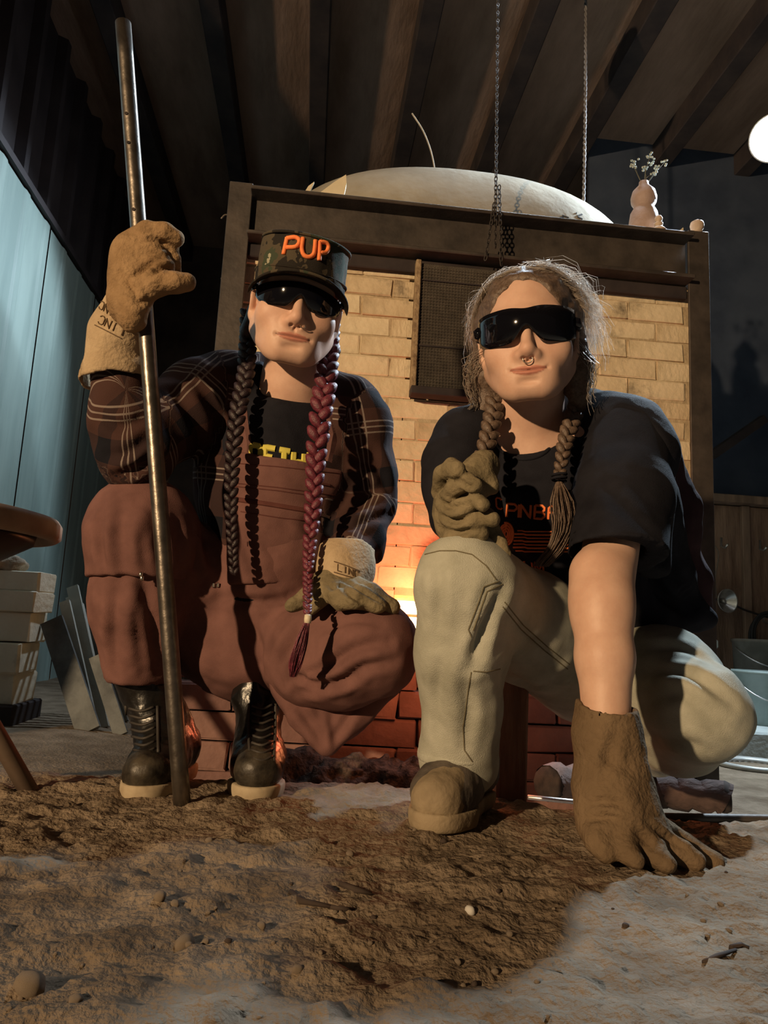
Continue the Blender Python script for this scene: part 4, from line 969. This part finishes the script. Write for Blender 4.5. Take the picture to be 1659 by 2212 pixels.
for x_, y_ in ((304, 1240), (307, 1249)):
    p, n = hit(SURF[kpo.name], x_, 1236, .004)
    if p: mb.lathe([(.001, -.005), (.004, -.003), (.004, .003), (.001, .005)], p + Vector((0, 0, -(y_-1236)*.0008)), 8)
mb.build('rivet', M_metal, kpo, True)
# boots
bA = boot(PL, (-.275, 1.405, fz(-.275, 1.42)), (-.245, 1.66, fz(-.245, 1.6)), px(302, 1450, 1.56), M_boot, M_dusty, M_sole)
bB = boot(PL, (-.072, 1.415, fz(-.072, 1.43)), (-.085, 1.665, fz(-.085, 1.6)), px(556, 1440, 1.60), M_boot, M_dusty, M_sole)
mb = MB()
for i in range(7):
    y = 1530 + i*15; w_ = 26 - i*.5; cord(mb, SURF[bA.name], [(306-w_+i, y), (306+i, y+6), (306+w_+i, y-3)], .0026, 8, .001)
for e in (-1, 1): cord(mb, SURF[bA.name], [(306+e*34, 1525), (308+e*33, 1570), (312+e*30, 1625)], .003, 10, 0)
mb.build('laces', M_lace, bA, True)
mb = MB()
for i in range(8):
    y = 1525 + i*16; w_ = 22; cord(mb, SURF[bB.name], [(566-w_, y), (566, y+6), (566+w_, y-3)], .0026, 8, .001)
for e in (-1, 1): cord(mb, SURF[bB.name], [(566+e*29, 1520), (566+e*29, 1580), (566+e*25, 1645)], .003, 10, 0)
mb.build('laces', M_lace, bB, True)
# glove gripping the pole
pa, pb = Vector(px(266, 50, 1.315)), Vector(px(395, 1743, 1.362)); pb.z = fz(pb.x, pb.y) - .01
ga = SDF(.0036)
ga.ell((300, 565, 1.325), (.040, .028, .058), .02).cone((282, 560, 1.33), (280, 660, 1.335), .038, .040, .03).cone((325, 545, 1.312), (352, 578, 1.308), .028, .022, .02)
ga.chain([(290, 515, 1.325), (318, 500, 1.305), (356, 500, 1.298), (380, 516, 1.305)], [.019, .0185, .0165, .0155], .006)
ga.chain([(330, 525, 1.325), (366, 540, 1.325), (368, 548, 1.375)], [.018, .016, .015], .006).chain([(335, 550, 1.325), (374, 562, 1.325), (370, 572, 1.375)], [.018, .0155, .015], .006)
ga.chain([(340, 575, 1.325), (372, 585, 1.335), (360, 592, 1.375)], [.017, .015, .014], .006)
ga.chain([(288, 625, 1.315), (335, 616, 1.292), (380, 612, 1.288), (402, 611, 1.292)], [.028, .020, .018, .017], .012)
ga.cone((300, 650, 1.305), (288, 690, 1.31), .022, .024, .025)
ga.cone(tuple(pa), tuple(pb), .0135, .0135, .002, 's')
F_GA = [([(300, 520), (330, 518), (350, 528)], .006, .005), ([(330, 592), (350, 580), (385, 585)], .008, .006), ([(275, 605), (310, 585), (350, 560)], .005, .006), ([(262, 590), (285, 620), (300, 650)], .006, .006), ([(310, 545), (340, 550), (365, 560)], .005, .005), ([(270, 640), (300, 655), (320, 650)], .005, .006)]
gA = ga.build('work_glove', M_glove, PL, wob(.003, 28, 6), 1, folds=F_GA, label='tan suede gauntlet gripping the pole')
cf = SDF(.0045); cf.chain([(272, 668, 1.365), (259, 720, 1.40), (253, 822, 1.43)], [.042, .053, .073], .02).cone((253, 790, 1.43), (253, 900, 1.435), .061, .069, .004, 's').cut(px(253, 828, 1.43), (.12, .0, -1))
cfo = cf.build('glove_cuff', M_cuff, gA, wob(.003, 20, 6), 1, folds=[([(255, 690), (290, 705), (330, 712)], .010, .007), ([(240, 740), (280, 760), (320, 770)], .004, .01)])
mb = MB(); B = SURF[cfo.name]; M_ink = mat('glove_ink', (.10, .065, .035), (.14, .09, .05), .9)
letters('cuff_print', 'LINC', B, (262, 724), (-2.5, -1.3), (1.2, -2.8), M_ink, cfo, .0022, 1.4)
letters('cuff_print', 'LINC', B, (252, 690), (-1.9, -1.2), (1.0, -2.6), M_ink, cfo, .0022, 1.4)
strip(mb, B, [(205, 702), (225, 712), (262, 731)], .002, .001); mb.build('print_rule', M_ink, cfo); mb = MB(); strip(mb, B, [(318, 770), (319, 790), (320, 815)], .003, .0015); mb.build('cuff_seam', M_ink, cfo)
# glove lying over the knee
gb = SDF(.0038)
gb.ell((735, 1268, 1.405), (.056, .040, .030), .02, rot=roty(.25)).chain([(745, 1262, 1.40), (800, 1285, 1.355), (845, 1312, 1.35)], [.026, .021, .014], .012).chain([(735, 1272, 1.385), (775, 1290, 1.335), (815, 1308, 1.325)], [.024, .019, .014], .010)
gb.chain([(720, 1275, 1.375), (738, 1295, 1.335), (765, 1302, 1.318)], [.024, .018, .014], .010).chain([(705, 1265, 1.40), (670, 1288, 1.375), (632, 1308, 1.365)], [.024, .018, .014], .012).chain([(702, 1275, 1.395), (688, 1298, 1.37), (672, 1318, 1.36)], [.018, .015, .011], .008)
gB = gb.build('work_glove', M_olive, PL, wob(.0035, 26, 16), 1, folds=[([(745, 1255), (780, 1275), (830, 1305)], .006, .005), ([(735, 1265), (765, 1290), (790, 1300)], .006, .005), ([(705, 1255), (720, 1270), (745, 1262)], .005, .006), ([(690, 1265), (680, 1285), (660, 1300)], .005, .005)], label='olive leather gauntlet resting on the knee')
cf = SDF(.0045); cf.chain([(748, 1178, 1.47), (747, 1230, 1.435), (740, 1258, 1.41)], [.056, .052, .046], .02).cut(px(750, 1182, 1.46), (.05, .3, 1)); cfo = cf.build('glove_cuff', M_cuff, gB, wob(.003, 20, 26), 1)
letters('cuff_print', 'LINC', SURF[cfo.name], (730, 1219), (2.15, .75), (-.1, 2.3), M_ink, cfo, .0022, 1.4, label='black stamped letters LINC')
mb = MB(); strip(mb, SURF[cfo.name], [(722, 1213), (748, 1222), (778, 1234)], .0022, .001); mb.build('print_frame', M_ink, cfo)
mb = MB(); strip(mb, SURF[cfo.name], [(722, 1236), (748, 1244), (776, 1252)], .0022, .001); mb.build('print_frame', M_ink, cfo)
# the pole
pole = thing('steel_pole', pb, 'long dark steel pole with drilled holes held upright by the squatting person', 'pole')
MB().tube([lerp(pb, pa, i/20) for i in range(21)], .0148, 20).build('pole_shaft', mat('worn_steel', (.12, .105, .09), (.22, .195, .17), .36, metal=.9, scale=25, bump=.1, bscale=60), pole, True)
for t in (.62, .735, .825, .865):
    p = lerp(pb, pa, t); MB().lathe([(.0032, 0), (.0032, .001), (.001, .001)], p + Vector((-.004, -.0149, 0)), 10, Matrix.Rotation(pi/2, 3, 'X')).build('drilled_hole', M_end, pole)

# ------------------------------------------------------------------ person in black t-shirt and jeans
PR = thing('person', (.62, 1.5, 0), 'person in black printed t-shirt and pale jeans crouching, one gloved hand on ground', 'person')
MR = head_matrix(px(1140, 732, 1.36), -19, -4, 9, 1.165)
rest = SDF(.005)
rest.chain([(1155, 800, 1.40), (1143, 880, 1.44), (1150, 960, 1.475)], [.066, .062, .07], .03).ell((1150, 975, 1.475), (.095, .06, .07), .03)
rest.chain([(1170, 1020, 1.49), (1230, 1220, 1.54), (1300, 1400, 1.62)], [.085, .09, .09], .03)
rest.chain([(1150, 965, 1.48), (1345, 960, 1.41), (1328, 1120, 1.28), (1302, 1300, 1.175), (1306, 1420, 1.15), (1310, 1560, 1.13)], [.05, .045, .050, .0455, .043, .036], .02).cone((1290, 1240, 1.20), (1298, 1330, 1.17), .046, .046, .02)
rest.chain([(1150, 965, 1.48), (1010, 945, 1.46), (985, 1100, 1.38), (1010, 1090, 1.24)], [.05, .04, .036, .03])
rest.chain([(1270, 1430, 1.58), (1000, 1260, 1.20), (1000, 1660, 1.33)], [.07, .05, .038]).chain([(1330, 1440, 1.6), (1505, 1530, 1.34), (1400, 1640, 1.70)], [.07, .05, .036])
body(PR, MR, 1.0, .0022, rest)
def topR(a): return .027 - .004*math.exp(-(a/.2)**2) - .004*max(0, abs(a)-.9)
def botR(a):
    x = abs(a); return -.030 + .026*math.exp(-(x/.19)**2) + .012*max(0, (x-.75)/.5)**1.3
gl = lens_mesh('safety_goggles', MR, M_lens, PR, topR, botR, -1.22, 1.22, rx=.083, ry=.090, y0=-.020, lab='large black wraparound shade goggles')
for e in (-1, 1):
    q = loc2w(MR, [(e*.078, -.050, .006), (e*.083, -.01, .008), (e*.083, .022, .006), (e*.080, .040, -.010)]); MB().tube(q, [.011, .008, .005, .004], 6).build('temple_arm', M_lens, gl, True)
q = loc2w(MR, [(.0085*sin(a)*1, -.1015 - .002*cos(a), -.0555 - .0085*abs(cos(a/2.0))*1.0) for a in np.linspace(-2.4, 2.4, 15)])
q = loc2w(MR, [(.0075*cos(a), -.103, -.0555 + .0075*sin(a)) for a in np.linspace(pi*.98, 2*pi*1.01, 13)]); MB().tube(q, .0011, 6).build('nose_ring', M_metal, PR, True, 'silver septum ring')
for e in (0, -1): MB().lathe([(.0003, -.0018), (.0017, 0), (.0003, .0018)], Vector(q[e]), 8).build('ring_bead', M_metal, bpy.data.objects['nose_ring'], True)
q = loc2w(ML, [(.0045*cos(a) + .0125, -.1035, -.0515 + .0045*sin(a)) for a in np.linspace(pi, 2*pi, 9)]); MB().tube(q, .0009, 6).build('nose_stud', M_metal, PL, True)
# hair
hr = SDF(.0035); hr.ell((0, .020, .040), (.083, .100, .083), .02).ell((0, .05, -.03), (.076, .062, .075), .03)
for e in (-1, 1): hr.cone((e*.070, .015, .03), (e*.080, .032, -.05), .022, .024, .02).cone((e*.080, .032, -.05), (e*.078, .030, -.105), .024, .018, .02)
hr.ell((0, -.092, .004), (.064, .062, .083), .012, 's').ell((0, -.075, -.07), (.072, .08, .09), .010, 's')
hro = hr.build('hair', M_hairR, PR, lambda p: .0035*fbm(p*np.array([1, .35, 1]), 75, 3, 2), 1, M=MR, label='loose ash brown hair tied into two braids')
R = random.Random(5); mb = MB(); MRn = np.array(MR)
for k in range(4600):
    sd = 1 if R.random() < .66 else -1; t0 = R.uniform(.03, 1.0); t1 = R.uniform(1.25, 2.05); ph0 = R.uniform(-.72, .9); swp = R.uniform(.15, .75)
    fr_ = R.random()**(1.5 if sd > 0 else 2.2)*(.62 if sd > 0 else .36) if R.random() < .6 else R.uniform(0, .05); base = R.uniform(.995, 1.03); cu = R.uniform(0, 6.3); wv = R.uniform(.2, 1); q = []
    for i in range(11):
        t = i/10; th = lerp(t0, t1, t); ph = max(ph0 + swp*t, -.74 + .62*min(th, 1.5)/1.3)
        nn = np.array([sd*sin(th)*cos(ph), sin(ph), cos(th)*cos(ph)]); lift = base + fr_*t**1.6
        q.append(np.array([0, .020, .038]) + nn*np.array([.0835, .101, .0845])*lift + wv*fr_*.03*np.array([cos(cu+t*9), sin(cu+t*7), cos(cu*2+t*8)]) + np.array([0, 0, -.05*fr_*t*t]))
    mb.ribbon(loc2w(MR, q), .0012, (R.gauss(0, 1), R.gauss(0, .5), R.gauss(0, 1)))
nt_ = M_strand.node_tree; pb_ = nt_.nodes['Principled BSDF']; tr_ = nt_.nodes.new('ShaderNodeBsdfTranslucent'); mx_ = nt_.nodes.new('ShaderNodeMixShader'); mx_.inputs[0].default_value = .55
nt_.links.new(pb_.inputs['Base Color'].links[0].from_socket, tr_.inputs['Color']); nt_.links.new(pb_.outputs[0], mx_.inputs[1]); nt_.links.new(tr_.outputs[0], mx_.inputs[2]); nt_.links.new(mx_.outputs[0], nt_.nodes['Material Output'].inputs[0])
mb.build('flyaway_strands', M_strand, hro, True)['kind'] = 'stuff'
mb = MB()
for k in range(110):      # loose curls beside the cheek
    sd = -1 if R.random() < .75 else 1; p = np.array([sd*R.uniform(.074, .088), R.uniform(-.005, .04), R.uniform(-.03, .0)]); q = []; rad = R.uniform(.008, .020); cu = R.uniform(0, 6); ln = R.uniform(.05, .11)
    for i in range(15):
        t = i/14; q.append(p + np.array([sd*(.018*t + rad*(1-cos(t*7))*.5), rad*.6*sin(cu+t*6), -ln*t + rad*.35*sin(t*8+cu)]))
    mb.tube(loc2w(MR, q), .0006, 3, False)
mb.build('loose_curls', M_strand, hro, True)['kind'] = 'stuff'
braid('braid', [px(1064, 800, 1.46), px(1068, 860, 1.42), px(1060, 920, 1.37), px(1046, 975, 1.335), px(1030, 1030, 1.32)], [.0145, .0155, .015, .0135, .011], M_hairR, PR, seed=6, lobe=.95, label='ash brown braid tucked behind the glove')
bd = braid('braid', [px(1256, 790, 1.46), px(1252, 850, 1.42), px(1234, 910, 1.365), px(1218, 965, 1.325), px(1208, 1030, 1.30)], [.0140, .0150, .014, .012, .009], M_hairR, PR, seed=7, lobe=.95, label='ash brown braid with tied end')
c = px(1208, 1038, 1.298); MB().tube([Vector(c) + Vector((.0125*cos(a), .0125*sin(a), .001*a)) for a in np.linspace(0, 12.6, 40)], .0028, 6).build('hair_tie', M_blk, bd, True)
tuft('hair_tail', [(1208, 1042, 1.296), (1214, 1090, 1.285), (1218, 1140, 1.285), (1200, 1185, 1.29), (1168, 1222, 1.30)], 150, [.006, .021, .021, .016, .014], M_hairR, bd, .0010, 8)
# t-shirt
sh = SDF(.0055)
sh.ell((1180, 1070, 1.495), (.150, .115, .165), .03).chain([(1185, 1080, 1.50), (1235, 1220, 1.55), (1285, 1350, 1.60)], [.130, .135, .140], .04)
sh.chain([(1150, 935, 1.505), (1270, 910, 1.49), (1345, 945, 1.43), (1368, 985, 1.40)], [.055, .062, .085, .090], .035).chain([(1130, 940, 1.505), (1060, 915, 1.49), (1010, 950, 1.465), (985, 1000, 1.44)], [.055, .052, .062, .060], .03)
sh.chain([(985, 1000, 1.44), (985, 1060, 1.41), (988, 1110, 1.38)], [.060, .058, .055], .03)
sh.chain([(1380, 1080, 1.47), (1430, 1230, 1.56), (1500, 1322, 1.58), (1530, 1338, 1.58)], [.085, .060, .026, .016], .04).chain([(1280, 1330, 1.55), (1400, 1345, 1.56), (1520, 1338, 1.58)], [.07, .04, .016], .04)
sh.ell((1147, 912, 1.415), (.080, .078, .066), .008, 's'); sh.ell((1150, 850, 1.46), (.070, .08, .09), .008, 's')
tsr = sh.build('t_shirt', M_blk, PR, wob(.005, 13, 31), 2, folds=[([(1075, 1030), (1120, 1045), (1190, 1040)], .006, .012), ([(1265, 990), (1250, 1090), (1225, 1200)], .012, .016), ([(1100, 1190), (1150, 1230), (1210, 1310)], .008, .014), ([(1400, 1090), (1430, 1200), (1500, 1310)], .014, .014), ([(1380, 1180), (1420, 1270), (1480, 1320)], .012, .014), ([(1320, 870), (1390, 930), (1430, 1010)], .008, .014)], label='black t-shirt with orange pixel print')
B = SURF[tsr.name]
mb = MB(); cord(mb, B, [(1062, 935), (1075, 965), (1100, 985), (1130, 992), (1165, 985), (1195, 962), (1213, 930)], .0045, 26, 0); mb.build('neck_band', M_blk, tsr, True)
sl = SDF(.0045); sl.chain([(1352, 955, 1.41), (1344, 1080, 1.315), (1330, 1240, 1.205)], [.088, .087, .082], .03).cone((1395, 1120, 1.36), (1415, 1225, 1.32), .05, .03, .04)
sl.cone((1314, 1160, 1.255), (1306, 1270, 1.185), .062, .066, .004, 's').cut(px(1320, 1188, 1.22), (-.06, -.22, -1))
sl.build('sleeve', M_blk, tsr, wob(.002, 13, 33), 2, folds=[([(1290, 1020), (1340, 1090), (1420, 1160)], .004, .014)])
letters('shirt_print', 'C', B, (1071, 1074), (3.0, .8), (.4, 3.9), M_orange, tsr, .0040, 1.6)
for ch, x_, s_ in (('P', 1096, 5.2), ('I', 1114, 4), ('N', 1126, 5.2), ('B', 1156, 5.2), ('A', 1186, 5.2), ('L', 1216, 5.2), ('L', 1244, 5.2)): letters('shirt_letter', ch, B, (x_, 1088 + (x_-1096)*.06), (s_, .3), (-.3, 4.7), M_orange, tsr, .0050)
mb = MB()
for i in range(7): y = 1146 + i*7.2; strip(mb, B, [(1112 + (6 if i in (0, 6) else 0) - 2*i*.3, y), (1128 + 3*(i % 3), y), (1134+3*(i % 3), y+2), (1240, y+2.5)], .0042 if i % 2 else .003, .0012)
for r in (6, 11, 16, 21): strip(mb, B, [(1093 + r*.75*cos(a), 1153 + r*1.15*sin(a)) for a in np.linspace(-1.75, 1.9, 16)], .0048, .0012)
for r in (4, 9, 14, 18): strip(mb, B, [(1093 + r*.75*cos(a), 1153 + r*1.15*sin(a)) for a in np.linspace(1.3, 5.0, 12)], .0042, .0012)
mb.build('shirt_emblem', M_orange, tsr, label='orange winged ball emblem')
letters('shirt_print', 'SEUM', B, (1085, 1206), (4.2, .5), (.5, 5.0), M_orange, tsr, .0045, 1.6)
letters('shirt_print', 'CALIFORNIA'.replace('I', 'I'), B, (1098, 1245), (2.05, .55), (.1, 2.6), mat('pale_print', (.4, .37, .32), rough=.8), tsr, .0016, 1.3)
mb = MB(); strip(mb, B, [(1148, 1250), (1222, 1262)], .0016, .001); mb.build('print_rule', MATS['pale_print'], tsr)
# purple overshirt hanging behind
pv = SDF(.007); pv.chain([(1400, 985, 1.56), (1440, 1120, 1.60), (1470, 1260, 1.63), (1505, 1315, 1.63)], [.07, .07, .055, .025], .04).cone((1300, 1050, 1.62), (1330, 1300, 1.68), .10, .11, .04)
for a, b in (((1450, 1010, 1.49), (1475, 1200, 1.54)), ((1425, 1030, 1.49), (1445, 1200, 1.53))): pv.cone(a, b, .010, .006, .02, 's')
pv.build('overshirt', cloth_mat('plum_cloth', (.035, .018, .022), (.06, .032, .036)), PR, wob(.008, 16, 41), 1, label='plum overshirt hanging at the back')
# jeans
je = SDF(.0058)
je.ell((1305, 1425, 1.61), (.16, .13, .115), .04)
je.chain([(1265, 1440, 1.585), (1135, 1350, 1.39), (1012, 1268, 1.215)], [.118, .100, .083], .04).chain([(1005, 1262, 1.21), (995, 1400, 1.24), (993, 1630, 1.315)], [.079, .072, .067], .03)
je.cone((989, 1628, 1.315), (989, 1660, 1.325), .070, .071, .01).cone((992, 1600, 1.31), (992, 1740, 1.34), .055, .062, .006, 's').cut(px(990, 1662, 1.25), (.06, 0, -1)) if False else je.cone((989, 1628, 1.315), (990, 1645, 1.318), .068, .066, .01)
je.chain([(1335, 1445, 1.6), (1430, 1478, 1.46), (1515, 1532, 1.335)], [.120, .108, .082], .04).chain([(1505, 1535, 1.335), (1470, 1585, 1.45), (1420, 1615, 1.65)], [.088, .076, .060], .03)
jea = je.build('jeans', M_jean, PR, wob(.0045, 13, 51), 1, folds=[([(1085, 1270), (1062, 1320), (1035, 1390), (1020, 1440)], .014, .011), ([(1060, 1255), (1040, 1300), (1020, 1360)], .006, .008), ([(945, 1215), (948, 1290), (945, 1390)], .006, .010), ([(960, 1400), (945, 1490), (950, 1590)], .006, .011), ([(1000, 1450), (1012, 1530), (1005, 1610)], .006, .010), ([(1080, 1330), (1130, 1375), (1210, 1430)], .006, .012), ([(1080, 1450), (1140, 1480), (1230, 1490)], .010, .014), ([(1390, 1400), (1470, 1400), (1550, 1440)], .006, .012), ([(1400, 1450), (1490, 1455), (1580, 1520)], .010, .012), ([(1390, 1520), (1470, 1500), (1560, 1560)], .006, .012), ([(1390, 1590), (1460, 1600), (1530, 1620)], .006, .012)], label='pale worn denim jeans'); B = SURF[jea.name]
mb = MB()
for l in ([(918, 1198), (950, 1190), (985, 1190), (1020, 1198), (1050, 1222), (1072, 1252)], [(1078, 1256), (1045, 1268), (1038, 1290), (1012, 1360), (1018, 1376)], [(1086, 1262), (1052, 1278), (1022, 1362)], [(1018, 1452), (1010, 1500), (1000, 1570), (1003, 1620), (1020, 1645)],
          [(1090, 1300), (1130, 1350), (1180, 1395), (1230, 1435)], [(1086, 1310), (1126, 1360), (1176, 1405), (1226, 1445)], [(1080, 1445), (1050, 1452), (1022, 1450)]): strip(mb, B, l, .0022, .0008, 5)
mb.build('seam_stitching', M_seam, jea)
hm = SDF(.004); hm.cone((989, 1612, 1.31), (990, 1655, 1.32), .0705, .0715, .01).cone((990, 1630, 1.315), (990, 1760, 1.345), .060, .066, .004, 's').cut(px(990, 1655, 1.25), (.03, 0, -1)).cut(px(990, 1636, 1.25), (0, 0, 1)); hm.build('hem', M_jean, jea, wob(.004, 13, 51), 1)
# boot
bC = boot(PR, (.212, 1.205, fz(.21, 1.21)), (.335, 1.42, fz(.335, 1.38)), px(1010, 1610, 1.345), M_tanshaft, M_tanboot, M_tanboot, 'boot', .050)
# gloved hand on the ground
gd = SDF(.0042)
gd.chain([(1311, 1526, 1.13), (1313, 1600, 1.13), (1328, 1720, 1.12), (1340, 1775, 1.105)], [.044, .045, .054, .054], .03).ell((1348, 1785, 1.10), (.060, .045, .035), .03)
gd.chain([(1300, 1790, 1.09), (1296, 1822, 1.062), (1310, 1846, 1.045)], [.022, .017, .014], .014).chain([(1335, 1800, 1.075), (1355, 1838, 1.045), (1372, 1858, 1.03)], [.023, .018, .015], .012).chain([(1375, 1798, 1.075), (1415, 1842, 1.05), (1440, 1864, 1.035)], [.023, .018, .015], .012)
gd.chain([(1395, 1790, 1.09), (1460, 1838, 1.075), (1500, 1860, 1.06)], [.023, .018, .015], .012).chain([(1405, 1775, 1.115), (1485, 1832, 1.11), (1540, 1862, 1.085)], [.022, .017, .015], .012)
gd.cone((1312, 1500, 1.13), (1312, 1540, 1.13), .038, .036, .004, 's').cut(px(1312, 1524, 1.13), (0, -.15, 1))
gd.build('work_glove', M_brownglove, PR, wob(.004, 22, 61), 1, folds=[([(1262, 1738), (1310, 1732), (1370, 1745)], .006, .006), ([(1285, 1600), (1320, 1640), (1350, 1660)], .004, .008), ([(1330, 1570), (1315, 1640), (1300, 1690)], .005, .008), ([(1265, 1768), (1310, 1765), (1350, 1775)], .005, .006), ([(1360, 1780), (1390, 1810), (1410, 1835)], .004, .005), ([(1395, 1775), (1440, 1810), (1480, 1835)], .005, .005)], label='brown suede gauntlet planted on the ash')
# clenched glove on the knee
gc = SDF(.0036)
gc.ell((985, 1100, 1.245), (.040, .040, .066), .02).cone((1000, 1120, 1.23), (1030, 1170, 1.225), .036, .026, .03).cone((1015, 1045, 1.25), (1042, 1008, 1.27), .034, .030, .02)
for ch, r in (([(950, 1062, 1.215), (956, 1024, 1.185), (974, 1008, 1.160), (986, 1016, 1.140)], .0135), ([(960, 1086, 1.20), (982, 1056, 1.165), (1012, 1042, 1.145), (1027, 1050, 1.128)], .0145), ([(973, 1112, 1.19), (1002, 1092, 1.155), (1030, 1080, 1.140), (1043, 1090, 1.124)], .0145), ([(983, 1142, 1.19), (1020, 1126, 1.160), (1050, 1114, 1.150), (1063, 1122, 1.135)], .0145), ([(975, 1168, 1.20), (1010, 1158, 1.175), (1038, 1152, 1.165)], .0145)): gc.chain(ch, [r*1.15] + [r]*(len(ch)-2) + [r*.95], .004)
gc.chain([(1062, 1140, 1.19), (1078, 1170, 1.185), (1088, 1196, 1.18)], [.014, .012, .012], .012, flat=((0, 1, 0), .6)).cone((1040, 1010, 1.25), (1062, 1050, 1.24), .016, .014, .015)
gc.build('work_glove', M_olive, PR, wob(.003, 30, 71), 1, folds=[([(950, 1080), (975, 1095), (1010, 1090)], .007, .005), ([(945, 1110), (980, 1125), (1015, 1118)], .007, .005), ([(950, 1140), (990, 1150), (1020, 1142)], .006, .005), ([(990, 1035), (1010, 1050), (1030, 1045)], .006, .004)], label='crumpled olive leather glove closed on the knee')
